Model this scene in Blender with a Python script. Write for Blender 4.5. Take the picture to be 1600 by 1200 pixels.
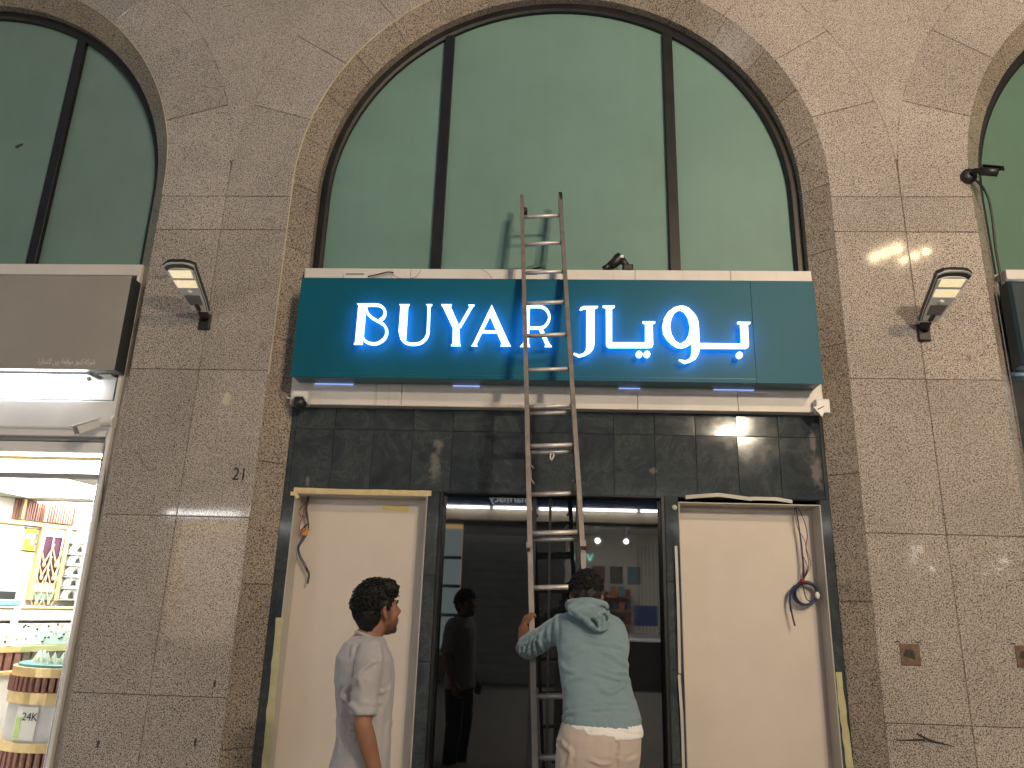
import bpy, bmesh, math, random
from mathutils import Vector, Matrix, noise
random.seed(7)
R = math.radians
for o in list(bpy.data.objects): bpy.data.objects.remove(o)
scene = bpy.context.scene
col = scene.collection
PI = math.pi

# ------------------------------------------------------------------ camera
FPX = 1170.0                       # focal length in photo pixels (1600 wide)
PITCH, YAW, ROLL = R(16.5), R(3.25), R(1.75)
CAM = Vector((0.0, -5.5, 1.62))
_f = Vector((-math.sin(YAW)*math.cos(PITCH), math.cos(YAW)*math.cos(PITCH), math.sin(PITCH)))
_r0 = Vector((math.cos(YAW), math.sin(YAW), 0)); _u0 = _r0.cross(_f)
_r = _r0*math.cos(ROLL)+_u0*math.sin(ROLL); _u = -_r0*math.sin(ROLL)+_u0*math.cos(ROLL)
cd = bpy.data.cameras.new('camera'); cam = bpy.data.objects.new('camera', cd); col.objects.link(cam)
cd.sensor_width = 36.0; cd.lens = FPX/1600*36.0; cd.clip_end = 400
mw = Matrix(((_r.x, _u.x, -_f.x, CAM.x), (_r.y, _u.y, -_f.y, CAM.y), (_r.z, _u.z, -_f.z, CAM.z), (0, 0, 0, 1)))
cam.matrix_world = mw
scene.camera = cam

# ------------------------------------------------------------------ sky and exposure (night)
w = bpy.data.worlds.new('World'); scene.world = w; w.use_nodes = True
nt = w.node_tree; nt.nodes.clear()
sky = nt.nodes.new('ShaderNodeTexSky'); sky.sky_type = 'NISHITA'; sky.sun_disc = False
sky.sun_elevation = R(6.0); sky.sun_rotation = R(200)
bg = nt.nodes.new('ShaderNodeBackground'); bg.inputs[1].default_value = 0.10
wo = nt.nodes.new('ShaderNodeOutputWorld')
nt.links.new(sky.outputs[0], bg.inputs[0]); nt.links.new(bg.outputs[0], wo.inputs[0])
vs = scene.view_settings
vs.view_transform = 'Standard'; vs.look = 'None'; vs.exposure = 0.12; vs.gamma = 1.0; vs.use_curve_mapping = False
scene.cycles.max_bounces = 6; scene.cycles.caustics_reflective = False; scene.cycles.caustics_refractive = False
scene.cycles.sample_clamp_indirect = 4.0

# ------------------------------------------------------------------ photo pixel -> place
def ray(px, py):
    return _r*((px-800)/FPX) - _u*((py-600)/FPX) + _f
def at(px, py, Y):
    d = ray(px, py); return CAM + d*((Y-CAM.y)/d.y)
def hit(px, py, P0, n):
    d = ray(px, py); n = Vector(n); return CAM + d*((Vector(P0)-CAM).dot(n)/d.dot(n))

# ------------------------------------------------------------------ materials
MATS = {}
class NT:
    def __init__(s, name):
        s.m = bpy.data.materials.new(name); s.m.use_nodes = True; s.t = s.m.node_tree
        s.b = s.t.nodes['Principled BSDF']; MATS[name] = s.m
    def n(s, kind, **kw):
        x = s.t.nodes.new('ShaderNode'+kind)
        for k, v in kw.items():
            if k.startswith('i_'):
                key = k[2:].replace('_', ' ')
                x.inputs[key].default_value = v
            else: setattr(x, k, v)
        return x
    def l(s, a, b): s.t.links.new(a, b)
    def coords(s, scale=1.0, jitter=False):
        tc = s.n('TexCoord')
        if not jitter: return tc.outputs['Object']
        oi = s.n('ObjectInfo'); va = s.n('VectorMath', operation='ADD'); sc = s.n('VectorMath', operation='SCALE')
        s.l(oi.outputs['Random'], sc.inputs[0]); sc.inputs[3].default_value = 37.0
        s.l(tc.outputs['Object'], va.inputs[0]); s.l(sc.outputs[0], va.inputs[1]); return va.outputs[0]
    def noise(s, vec, scale, detail=3, rough=.55, dist=0):
        x = s.n('TexNoise'); x.inputs['Scale'].default_value = scale; x.inputs['Detail'].default_value = detail
        x.inputs['Roughness'].default_value = rough; x.inputs['Distortion'].default_value = dist
        s.l(vec, x.inputs['Vector']); return x.outputs['Fac']
    def ramp(s, fac, stops):
        x = s.n('ValToRGB'); e = x.color_ramp.elements
        while len(e) < len(stops): e.new(.5)
        for el, (p, c) in zip(e, stops):
            el.position = p; el.color = (*c, 1) if len(c) == 3 else c
        s.l(fac, x.inputs[0]); return x.outputs[0]
    def mix(s, fac, a, b, mode='MIX'):
        x = s.n('Mix', data_type='RGBA', blend_type=mode)
        for v, i in ((fac, 0), (a, 6), (b, 7)):
            if hasattr(v, 'links') or hasattr(v, 'is_linked'): s.l(v, x.inputs[i])
            else: x.inputs[i].default_value = v if i == 0 else (*v, 1)
        return x.outputs[2]
    def bump(s, h, strength=.2, dist=.002):
        x = s.n('Bump'); x.inputs['Strength'].default_value = strength; x.inputs['Distance'].default_value = dist
        s.l(h, x.inputs['Height']); s.l(x.outputs[0], s.b.inputs['Normal'])
    def set(s, **kw):
        for k, v in kw.items():
            k = {'spec': 'Specular IOR Level', 'rough': 'Roughness', 'metal': 'Metallic', 'coat': 'Coat Weight', 'coatr': 'Coat Roughness', 'trans': 'Transmission Weight', 'sheen': 'Sheen Weight'}.get(k, k)
            if hasattr(v, 'is_linked'): s.l(v, s.b.inputs[k])
            else: s.b.inputs[k].default_value = v
        return s
    def base(s, c):
        if hasattr(c, 'is_linked'): s.l(c, s.b.inputs['Base Color'])
        else: s.b.inputs['Base Color'].default_value = (*c, 1)
        return s
def g(v): return (v, v, v)

def simple(name, c, rough=.5, metal=0., var=.12, scale=6., spec=.5, bump=0., bscale=60.):
    m = NT(name); v = m.coords(jitter=True); nf = m.noise(v, scale, 5, .6)
    lo = tuple(x*(1-var) for x in c); hi = tuple(min(1, x*(1+var)) for x in c)
    m.base(m.ramp(nf, [(.3, lo), (.7, hi)]))
    rn = m.n('MapRange'); rn.inputs[3].default_value = max(.02, rough-.06); rn.inputs[4].default_value = min(1, rough+.08)
    m.l(nf, rn.inputs[0]); m.set(metal=metal, spec=spec); m.l(rn.outputs[0], m.b.inputs['Roughness'])
    if bump: m.bump(m.noise(v, bscale, 4), bump, .002)
    return m.m
def emit(name, c, s, base=(.8, .8, .8)):
    m = NT(name); m.base(base); m.b.inputs['Emission Color'].default_value = (*c, 1); m.b.inputs['Emission Strength'].default_value = s
    m.set(rough=.4); return m.m

def granite(name, lo, mid, hi, dark=.05, scale=62, rough=.16, dirt=.5):
    m = NT(name); v = m.coords(); v0 = v
    a = m.noise(v, scale, 2.5, .65, .6); b = m.noise(v, scale*2.4, 2, .6)
    c1 = m.ramp(a, [(.34, lo), (.46, mid), (.62, hi), (.75, tuple(x*.8 for x in mid))])
    spk = m.ramp(a, [(.43, (1, 1, 1)), (.485, (0, 0, 0))])
    c2 = m.mix(spk, c1, (dark, dark*.9, dark*.85))
    spk2 = m.ramp(b, [(.62, (0, 0, 0)), (.72, (1, 1, 1))])
    hf = m.n('Math', operation='MULTIPLY'); m.l(spk2, hf.inputs[0]); hf.inputs[1].default_value = .55
    c3 = m.mix(hf.outputs[0], c2, (dark*1.5, dark*1.3, dark*1.2))
    # grime: large soft blotches and a few dark smudges
    d1 = m.noise(v0, 1.3, 5, .62, .4); dr = m.ramp(d1, [(.36, g(.86)), (.6, g(1.0))])
    d2 = m.noise(v0, 3.1, 4, .7, 1.2); sm = m.ramp(d2, [(.27, g(dirt)), (.36, g(1.0))])
    c4 = m.mix(1.0, m.mix(1.0, c3, dr, 'MULTIPLY'), sm, 'MULTIPLY')
    oi = m.n('ObjectInfo'); mr = m.n('MapRange'); mr.inputs[3].default_value = .88; mr.inputs[4].default_value = 1.08
    m.l(oi.outputs['Random'], mr.inputs[0])
    hs = m.n('HueSaturation'); m.l(c4, hs.inputs['Color']); m.l(mr.outputs[0], hs.inputs['Value'])
    m.base(hs.outputs[0])
    rr = m.ramp(d1, [(.3, g(rough+.035)), (.65, g(rough))]); m.l(rr, m.b.inputs['Roughness'])
    m.set(spec=.5); return m.m

granite('granite_pillar', (.205, .172, .152), (.425, .372, .338), (.59, .53, .488), dark=.032, scale=140, rough=.05, dirt=.6)
granite('granite_band', (.20, .16, .125), (.37, .30, .245), (.48, .41, .345), dark=.035, scale=135, rough=.2, dirt=.5)
simple('joint_dark', (.15, .105, .075), .9, var=.4)
simple('caulk', (.52, .43, .30), .7, var=.2)
simple('reveal_stone', (.14, .13, .105), .7, var=.4, scale=14)
simple('black_frame', (.012, .012, .014), .4, spec=.35, var=.3)
simple('soot_mark', (.04, .038, .036), .8)
# frosted teal film on the lunettes
def film(name, c):
    m = NT(name); v = m.coords(); mp = m.n('Mapping'); mp.inputs['Scale'].default_value = (9, 9, .35); m.l(v, mp.inputs[0])
    st = m.noise(mp.outputs[0], 1.5, 6, .6); bl = m.noise(v, 1.7, 4, .6)
    k = m.ramp(st, [(.3, g(.975)), (.7, g(1.015))]); k2 = m.ramp(bl, [(.3, g(.9)), (.7, g(1.03))])
    m.base(m.mix(1., m.mix(1., c, k, 'MULTIPLY'), k2, 'MULTIPLY')); m.set(rough=.5, spec=.25); m.bump(bl, .04, .01); return m.m
film('teal_film', (.155, .262, .238)); film('teal_film_dark', (.165, .255, .228)); film('green_film', (.095, .175, .135))
# white painted fascia with rain streaks
def painted(name, c, streak=.6, rough=.5):
    m = NT(name); v = m.coords(); mp = m.n('Mapping'); mp.inputs['Scale'].default_value = (17, 17, .7); m.l(v, mp.inputs[0])
    st = m.noise(mp.outputs[0], 1., 6, .65, .2); k = m.ramp(st, [(.24, tuple(x*streak for x in (1., .95, .9))), (.36, g(1.))])
    bl = m.noise(v, 2.3, 5, .6); k2 = m.ramp(bl, [(.3, g(.88)), (.7, g(1.03))])
    sp = m.noise(v, 55, 2, .5); k3 = m.ramp(sp, [(.2, g(.45)), (.26, g(1.))])
    m.base(m.mix(1., m.mix(1., m.mix(1., c, k, 'MULTIPLY'), k2, 'MULTIPLY'), k3, 'MULTIPLY')); m.set(rough=rough, spec=.4); return m.m
painted('white_fascia', (.70, .655, .635)); painted('shop_white', (.72, .71, .70), .85); painted('grey_steel', (.30, .30, .30), .8)
simple('board_white', (.60, .53, .475), .55, var=.05, scale=2.2); painted('board_edge', (.52, .49, .45), .85)
# satin composite sign panel
m = NT('sign_teal'); v = m.coords(); bl = m.noise(v, 1.5, 4); m.base(m.ramp(bl, [(.3, (.004, .084, .134)), (.7, (.005, .100, .150))])); m.set(rough=.45, spec=.16); m.bump(m.noise(v, 4, 3), .05, .01)
simple('sign_edge', (.02, .12, .155), .35, var=.1)
m = NT('panel_taupe'); v = m.coords(); bl = m.noise(v, 2, 4); m.base(m.ramp(bl, [(.3, (.30, .27, .25)), (.7, (.34, .31, .285))])); m.set(rough=.38, spec=.5)
simple('sign_dark', (.008, .026, .036), .45); simple('dark_side', (.035, .04, .045), .5)
emit('letter_face', (.80, .97, 1.0), 1.7); emit('letter_back', (.06, .32, 1.0), 13.0)
emit('led_blue', (.28, .42, 1.0), 1.2)
# dusty black-green marble tile
m = NT('marble'); v = m.coords(jitter=True); v0 = m.coords()
ve = m.noise(v, 2.6, 9, .75, .7); n2 = m.noise(v, 11, 6, .65, .8)
c = m.ramp(ve, [(.36, (.027, .035, .044)), (.52, (.046, .056, .064)), (.535, (.072, .084, .086)), (.55, (.044, .054, .062)), (.8, (.030, .037, .048))])
c = m.mix(m.ramp(n2, [(.55, g(0.)), (.8, g(.28))]), c, (.07, .072, .068))
sc_ = m.n('Mapping'); sc_.inputs['Scale'].default_value = (5, 5, 30); sc_.inputs['Rotation'].default_value = (0, .7, 0); m.l(v, sc_.inputs[0])
scr = m.ramp(m.noise(sc_.outputs[0], 1.3, 5, .6), [(.70, g(0)), (.78, g(.16))]); c = m.mix(scr, c, (.22, .21, .19))
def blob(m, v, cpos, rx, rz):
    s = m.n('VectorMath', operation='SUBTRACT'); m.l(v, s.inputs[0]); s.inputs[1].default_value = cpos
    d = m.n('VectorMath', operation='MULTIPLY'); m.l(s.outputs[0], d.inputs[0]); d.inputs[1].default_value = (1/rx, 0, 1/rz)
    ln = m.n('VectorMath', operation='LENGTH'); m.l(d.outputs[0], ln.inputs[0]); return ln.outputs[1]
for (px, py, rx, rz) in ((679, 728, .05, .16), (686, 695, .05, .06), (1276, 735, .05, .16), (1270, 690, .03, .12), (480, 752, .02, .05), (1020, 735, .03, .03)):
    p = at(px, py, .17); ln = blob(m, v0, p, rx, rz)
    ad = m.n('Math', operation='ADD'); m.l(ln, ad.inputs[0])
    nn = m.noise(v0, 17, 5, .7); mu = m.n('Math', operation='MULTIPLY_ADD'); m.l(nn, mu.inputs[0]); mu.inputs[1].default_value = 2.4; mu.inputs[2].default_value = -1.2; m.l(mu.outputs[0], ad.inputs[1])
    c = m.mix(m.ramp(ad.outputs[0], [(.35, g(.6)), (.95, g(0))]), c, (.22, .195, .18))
m.base(c); m.l(m.ramp(n2, [(.3, g(.07)), (.75, g(.13))]), m.b.inputs['Roughness']); m.set(spec=.2); m.bump(ve, .02, .001)
simple('grout_pale', (.07, .072, .068), .9, var=.5, scale=20)
# tinted mirror-like door glass
m = NT('door_glass'); v = m.coords(); m.base((.004, .005, .006)); m.l(m.ramp(m.noise(v, 3, 4), [(.3, g(.012)), (.75, g(.035))]), m.b.inputs['Roughness']); m.set(spec=1.0); m.bump(m.noise(v, 1.1, 2), .012, .02)
simple('masking_tape', (.62, .50, .28), .75, var=.12, scale=25, bump=.3); simple('yellow_tape', (.66, .49, .17), .7, var=.1)
simple('masking_paper', (.46, .43, .25), .85, var=.15, scale=9, bump=.3)
simple('wire_black', (.02, .02, .025), .45); simple('wire_blue', (.012, .026, .095), .4); simple('wire_red', (.22, .02, .02), .4); simple('wire_white', (.7, .7, .7), .4); simple('wire_orange', (.6, .25, .04), .5)
simple('aluminium_rail', (.27, .235, .215), .5, metal=.6, var=.22, scale=12, bump=.2, bscale=90)
simple('aluminium_rung', (.60, .57, .55), .5, metal=.6, var=.2, scale=18)
simple('black_plastic', (.015, .016, .018), .42, var=.25); simple('white_plastic', (.68, .67, .66), .4, var=.08)
simple('grey_plastic', (.27, .29, .30), .45, var=.12); simple('chrome', (.75, .75, .76), .15, metal=1.)
m = NT('led_array'); v = m.coords(); vo = m.n('TexVoronoi'); vo.inputs['Scale'].default_value = 95; m.l(v, vo.inputs['Vector'])
m.base(m.ramp(vo.outputs['Distance'], [(.12, (.95, .78, .34)), (.45, (.7, .55, .22)), (.7, (.85, .82, .72))])); m.set(rough=.3, coat=.4); m.b.inputs['Emission Color'].default_value = (1, .84, .52, 1); m.b.inputs['Emission Strength'].default_value = .6
simple('rust', (.14, .085, .06), .7, var=.4, scale=30); simple('digit_black', (.012, .012, .012), .5)
simple('plaster_patch', (.5, .44, .37), .8, var=.15, scale=25)
# shop interiors
simple('gold', (.88, .69, .36), .3, metal=.7, var=.15); simple('wood_brown', (.20, .095, .07), .45, var=.25, scale=20)
simple('shop_cream', (.72, .69, .62), .6, var=.05); simple('shop_floor', (.75, .74, .72), .2, var=.06); simple('velvet', (.07, .02, .045), .8)
simple('teal_counter', (.16, .29, .32), .4); simple('sign_yellow', (.92, .78, .03), .5, var=.05); simple('paper_white', (.82, .82, .80), .6, var=.03); simple('paper_green', (.5, .72, .25), .6)
simple('grey_marble', (.60, .60, .61), .3, var=.12, scale=5)
emit('shop_light', (1.0, .97, .90), 170.0); emit('box_light', (1., .98, .93), 7.0); emit('ceiling_panel', (1., .98, .94), 26.0); emit('opp_light', (1., .97, .9), 90.); emit('tube_light', (.92, .96, 1.0), 26.0); emit('strip_light', (1.0, .98, .96), 48.0)
m = NT('clear_glass'); tb = m.n('BsdfTransparent'); tb.inputs[0].default_value = (.90, .97, .955, 1); gb = m.n('BsdfGlossy'); gb.inputs['Roughness'].default_value = .03; mx_ = m.n('MixShader'); mx_.inputs[0].default_value = .07
m.l(tb.outputs[0], mx_.inputs[1]); m.l(gb.outputs[0], mx_.inputs[2]); m.l(mx_.outputs[0], m.t.nodes['Material Output'].inputs['Surface'])
# the street behind the camera
simple('pavement', (.24, .22, .20), .5, var=.2, scale=3); simple('opposite_stone', (.20, .185, .165), .55, var=.2, scale=4)
simple('navy_sign', (.012, .02, .05), .35, var=.1); simple('beige_band', (.50, .42, .30), .5, var=.15, scale=12); simple('shutter_grey', (.13, .13, .13), .5, var=.1); simple('shutter_light', (.42, .42, .43), .5, var=.1); simple('lamp_silver', (.55, .57, .58), .4, var=.08)

# ------------------------------------------------------------------ mesh helpers
def obj(name, me, mat=None, parent=None):
    o = bpy.data.objects.new(name, me); col.objects.link(o)
    if mat and not me.materials: me.materials.append(MATS[mat])
    if parent is not None:
        o.parent = parent
        if parent.type == 'EMPTY': o.matrix_parent_inverse = Matrix.Translation(-parent.location)
    return o
def mesh(name, V, F, smooth=False):
    me = bpy.data.meshes.new(name); me.from_pydata([tuple(v) for v in V], [], F); me.update()
    bm = bmesh.new(); bm.from_mesh(me); bmesh.ops.recalc_face_normals(bm, faces=bm.faces); bm.to_mesh(me); bm.free()
    if smooth:
        for p in me.polygons: p.use_smooth = True
    return me
def tag(o, label, cat, group=None):
    o['label'] = label; o['category'] = cat
    if group: o['group'] = group
    return o
def struct(o): o['kind'] = 'structure'; return o
def thing(name, label, cat, loc=(0, 0, 0), group=None):
    o = bpy.data.objects.new(name, None); col.objects.link(o); o.empty_display_size = .1
    o.location = Vector(loc); return tag(o, label, cat, group)
class MB:
    """collects shapes, then links them as ONE mesh object"""
    def __init__(s): s.V = []; s.F = []
    def add(s, V, F):
        k = len(s.V); s.V += [Vector(v) for v in V]; s.F += [tuple(i+k for i in f) for f in F]; return s
    def box(s, x0, x1, y0, y1, z0, z1, b=0.0, M=None):
        if b <= 0:
            V = [(x, y, z) for x in (x0, x1) for y in (y0, y1) for z in (z0, z1)]
            F = [(0, 1, 3, 2), (4, 6, 7, 5), (0, 4, 5, 1), (2, 3, 7, 6), (0, 2, 6, 4), (1, 5, 7, 3)]
        else:
            V = []
            for y, i in ((y0, b), (y0+b, 0), (y1-b, 0), (y1, b)):
                V += [(x0+i, y, z0+i), (x1-i, y, z0+i), (x1-i, y, z1-i), (x0+i, y, z1-i)]
            F = [(0, 1, 2, 3), (15, 14, 13, 12)]
            for r in range(3):
                for k in range(4): F.append((r*4+k, r*4+4+k, r*4+4+(k+1) % 4, r*4+(k+1) % 4))
        if M is not None: V = [M @ Vector(v) for v in V]
        return s.add(V, F)
    def tube(s, pts, rad, seg=8, cap=True, flat=1.0, up=None):
        pts = [Vector(p) for p in pts]; n = len(pts)
        if not isinstance(rad, (list, tuple)): rad = [rad]*n
        V = []; F = []; prev = None
        for i, p in enumerate(pts):
            t = (pts[min(i+1, n-1)]-pts[max(i-1, 0)]).normalized()
            if prev is None:
                a = Vector(up) if up else (Vector((0, 0, 1)) if abs(t.z) < .9 else Vector((1, 0, 0)))
            else: a = prev
            a = (a-t*a.dot(t)).normalized(); prev = a; b = t.cross(a)
            for k in range(seg):
                th = 2*PI*k/seg; V.append(p+(a*math.cos(th)+b*math.sin(th)*flat)*rad[i])
        for i in range(n-1):
            for k in range(seg): F.append((i*seg+k, i*seg+(k+1) % seg, (i+1)*seg+(k+1) % seg, (i+1)*seg+k))
        if cap: F += [tuple(range(seg))[::-1], tuple((n-1)*seg+k for k in range(seg))]
        return s.add(V, F)
    def ring_loft(s, rings, cap=True):
        """rings: list of equal-length vertex loops"""
        m_ = len(rings[0]); V = [v for r in rings for v in r]; F = []
        for i in range(len(rings)-1):
            for k in range(m_): F.append((i*m_+k, i*m_+(k+1) % m_, (i+1)*m_+(k+1) % m_, (i+1)*m_+k))
        if cap: F += [tuple(range(m_))[::-1], tuple((len(rings)-1)*m_+k for k in range(m_))]
        return s.add(V, F)
    def ell(s, c, r, M=None, nu=16, nv=10):
        V = []; F = []; c = Vector(c)
        for j in range(nv+1):
            ph = PI*j/nv
            for i in range(nu):
                th = 2*PI*i/nu
                p = Vector((r[0]*math.sin(ph)*math.cos(th), r[1]*math.sin(ph)*math.sin(th), r[2]*math.cos(ph)))
                V.append(c+(M @ p if M is not None else p))
        for j in range(nv):
            for i in range(nu): F.append((j*nu+i, (j+1)*nu+i, (j+1)*nu+(i+1) % nu, j*nu+(i+1) % nu))
        return s.add(V, F)
    def prism(s, pts, y0, y1, b=0.0):
        """polygon in (x, z) extruded from y0 (front) to y1, front edge chamfered by b"""
        P = [Vector((p[0], p[1])) for p in pts]; n = len(P)
        area = sum(P[i].x*P[(i+1) % n].y-P[(i+1) % n].x*P[i].y for i in range(n))
        if area < 0: P = P[::-1]
        def off(d):
            Q = []
            for i in range(n):
                a = (P[i]-P[i-1]); c = (P[(i+1) % n]-P[i]); a.normalize(); c.normalize()
                na = Vector((-a.y, a.x)); nc = Vector((-c.y, c.x)); k = na+nc
                L = k.length
                k = k/L if L > 1e-6 else na
                Q.append(P[i]+k*(d/max(.35, k.dot(na))))
            return Q
        rings = [[(q.x, y0, q.y) for q in (off(b) if b else P)]]
        if b: rings.append([(q.x, y0+b, q.y) for q in P])
        rings.append([(q.x, y1, q.y) for q in P])
        return s.ring_loft([[Vector(v) for v in r] for r in rings])
    def build(s, name, mat, parent=None, smooth=False):
        return obj(name, mesh(name, s.V, s.F, smooth), mat, parent)
def boxo(name, mat, parent, x0, x1, y0, y1, z0, z1, b=0.0): return MB().box(x0, x1, y0, y1, z0, z1, b).build(name, mat, parent)
def shrink(pts, d):
    P = [Vector(p) for p in pts]; n = len(P)
    area = sum(P[i].x*P[(i+1) % n].y-P[(i+1) % n].x*P[i].y for i in range(n))
    if area < 0: P = P[::-1]
    Q = []
    for i in range(n):
        a = P[i]-P[i-1]; c = P[(i+1) % n]-P[i]; a.normalize(); c.normalize()
        na = Vector((-a.y, a.x)); nc = Vector((-c.y, c.x)); k = na+nc; L = k.length; k = k/L if L > 1e-6 else na
        Q.append(P[i]+k*(d/max(.35, k.dot(na))))
    return Q
def text_mesh(body, size, name, extrude=.001):
    cu = bpy.data.curves.new(name, 'FONT'); cu.body = body; cu.size = size; cu.extrude = extrude; cu.align_x = 'CENTER'; cu.resolution_u = 3
    o = bpy.data.objects.new(name, cu); col.objects.link(o); bpy.context.view_layer.update()
    me = bpy.data.meshes.new_from_object(o.evaluated_get(bpy.context.evaluated_depsgraph_get()))
    bpy.data.objects.remove(o); me.name = name; return me
def poly_curve_mesh(loops, name, y0, y1):
    """filled outline(s) (with holes) given as 3D points on a plane of constant y; returns V, F of a closed slab"""
    cu = bpy.data.curves.new(name, 'CURVE'); cu.dimensions = '2D'; cu.fill_mode = 'BOTH'; cu.extrude = .5
    for L in loops:
        sp = cu.splines.new('POLY'); sp.points.add(len(L)-1); sp.use_cyclic_u = True
        for p, q in zip(sp.points, L): p.co = (q[0], q[1], 0, 1)
    o = bpy.data.objects.new(name, cu); col.objects.link(o); bpy.context.view_layer.update()
    me = bpy.data.meshes.new_from_object(o.evaluated_get(bpy.context.evaluated_depsgraph_get())); bpy.data.objects.remove(o)
    V = [Vector((v.co.x, y0 if v.co.z > 0 else y1, v.co.y)) for v in me.vertices]; F = [tuple(p.vertices) for p in me.polygons]
    bpy.data.meshes.remove(me); return V, F

# ------------------------------------------------------------------ ground
GZ = 0.0; STEP = 0.15
struct(boxo('street_pavement', 'pavement', None, -40, 40, -40, 12, -.4, GZ))
struct(boxo('step_pavement', 'opposite_stone', None, -14, 14, -1.72, 3.9, GZ+.004, STEP, .01))

# ------------------------------------------------------------------ granite arcade
BAY = 5.57; RO = 2.225; RI = 2.06; SPR = 5.0; HALF = BAY/2
YS = .165                                   # depth of the splayed band
COURSES = [STEP, .95, 2.19, 3.335, 4.56, 4.875]
fac = thing('granite_facade', 'speckled brown granite arcade wall with three round arches and wide pillars', 'wall')
# backing that shows as the dark joints
core = MB()
for c0 in (-BAY*1.5, -HALF, HALF, BAY*1.5):
    core.box(c0-(HALF-RO)+.004, c0+(HALF-RO)-.004, .012, .16, 0, SPR)
for c0 in (-BAY, 0, BAY):
    N = 48; V = []; F = []
    for i in range(N+1):
        a = PI*i/N; V += [(c0+(RO+.004)*math.cos(a), .012, SPR+(RO+.004)*math.sin(a)), (c0+HALF*max(-1, min(1, 1.4*math.cos(a))), .012, SPR if i in (0, N) else 8.6)]
    for i in range(N): F.append((2*i, 2*i+1, 2*i+3, 2*i+2))
    core.add(V, F)
core.build('joint_bed', 'joint_dark', fac)
core = MB(); core.box(-BAY*1.5, BAY*1.5, .17, .4, 7.35, 8.6); core.build('wall_core', 'joint_dark', fac)
G = .002
def slab(pts, mat='granite_pillar', y0=0.0, y1=.05, name='slab'):
    jit = random.uniform(-.0012, .0012)
    return MB().prism(shrink(pts, G), y0+jit, y1, .003).build(name, mat, fac)
for s in (-1, 1):
    c0 = s*HALF
    for i in range(len(COURSES)-1):
        z0, z1 = COURSES[i], COURSES[i+1]
        for side in (-1, 1):
            x0, x1 = sorted((c0, c0+side*(HALF-RO)))
            slab([(x0, z0), (x1, z0), (x1, z1), (x0, z1)])
NS = 11
for c0 in (-BAY, 0, BAY):
    for k in range(NS):
        a0, a1 = PI*k/NS, PI*(k+1)/NS
        if c0 < 0 and k > 6: continue
        if c0 > 0 and k < 5: continue
        n = 8
        pin = [(c0+RO*math.cos(a0+(a1-a0)*i/n), SPR+RO*math.sin(a0+(a1-a0)*i/n)) for i in range(n+1)]
        pout = [(c0+HALF*math.cos(a0+(a1-a0)*i/n), SPR+HALF*math.sin(a0+(a1-a0)*i/n)) for i in range(n+1)]
        if k == 0: pin = [(c0+RO, COURSES[-1])]+pin; pout = [(c0+HALF, COURSES[-1])]+pout
        if k == NS-1: pin = pin+[(c0-RO, COURSES[-1])]; pout = pout+[(c0-HALF, COURSES[-1])]
        slab(pin+pout[::-1])
for s in (-1, 1):                           # spandrel wedges between the rings
    c0 = s*HALF; n = 10; A0, A1 = R(4.5), R(74)
    L = [(c0-HALF+HALF*math.cos(A0+(A1-A0)*i/n), SPR+HALF*math.sin(A0+(A1-A0)*i/n)) for i in range(n+1)]
    Rr = [(c0+HALF-HALF*math.cos(A0+(A1-A0)*i/n), SPR+HALF*math.sin(A0+(A1-A0)*i/n)) for i in range(n+1)]
    slab(L+Rr[::-1])
slab([(-BAY*1.5, SPR+HALF), (BAY*1.5, SPR+HALF), (BAY*1.5, 8.6), (-BAY*1.5, 8.6)], y1=.1)
# splayed band: jamb stones and voussoirs
def band_piece(P, Q):
    """P: outer arris points (x,z), Q: inner arris points"""
    n = len(P); V = []; F = []
    e = .003
    for p, q in zip(P, Q):
        V += [(p[0], .0+e, p[1]), (q[0], YS, q[1]), (q[0], YS+.10, q[1]), (p[0]+(p[0]-q[0])*.2, .06, p[1]+(p[1]-q[1])*.2)]
    for i in range(n-1):
        for k in range(4): F.append((4*i+k, 4*i+(k+1) % 4, 4*i+4+(k+1) % 4, 4*i+4+k))
    F += [(0, 1, 2, 3), tuple(4*(n-1)+k for k in (3, 2, 1, 0))]
    return MB().add(V, F).build('band_stone', 'granite_band', fac)
NB = 15
for c0 in (-BAY, 0, BAY):
    for sd in (-1, 1):
        if (c0 < 0 and sd < 0) or (c0 > 0 and sd > 0): continue
        cz = [STEP, .62, 1.72, 2.62, 3.62, 4.42, SPR]
        for i in range(len(cz)-1):
            z0, z1 = cz[i]+.0025, cz[i+1]-.0025
            band_piece([(c0+sd*RO, z0), (c0+sd*RO, z1)], [(c0+sd*RI, z0), (c0+sd*RI, z1)])
    for k in range(NB):
        if c0 < 0 and k > 8: continue
        if c0 > 0 and k < 6: continue
        da = .0012; a0, a1 = PI*k/NB+da, PI*(k+1)/NB-da; n = 5
        A = [a0+(a1-a0)*i/n for i in range(n+1)]
        band_piece([(c0+RO*math.cos(a), SPR+RO*math.sin(a)) for a in A], [(c0+RI*math.cos(a), SPR+RI*math.sin(a)) for a in A])
    # dark bedding behind the band, seen in its joints and as the last reveal
    V = []; F = []; N = 40
    prof = [(SPR, PI*i/N) for i in range(N+1)]
    pts = [(c0+math.cos(a)*RI, SPR+math.sin(a)*RI, c0+math.cos(a)*(RO+.01), SPR+math.sin(a)*(RO+.01)) for _, a in prof]
    pts = [(c0+RI, 0, c0+RO+.01, 0)]+pts+[(c0-RI, 0, c0-RO-.01, 0)]
    for (xi, zi, xo, zo) in pts:
        kx = .006
        V += [(xo, .02, zo), (xi+(xo-xi)*kx, YS+.01, zi+(zo-zi)*kx), (xi+(xo-xi)*.02, YS+.22, zi+(zo-zi)*.02)]
    for i in range(len(pts)-1):
        for k in range(2): F.append((3*i+k, 3*i+k+1, 3*i+3+k+1, 3*i+3+k))
    MB().add(V, F).build('band_bed', 'reveal_stone', fac)
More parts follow.
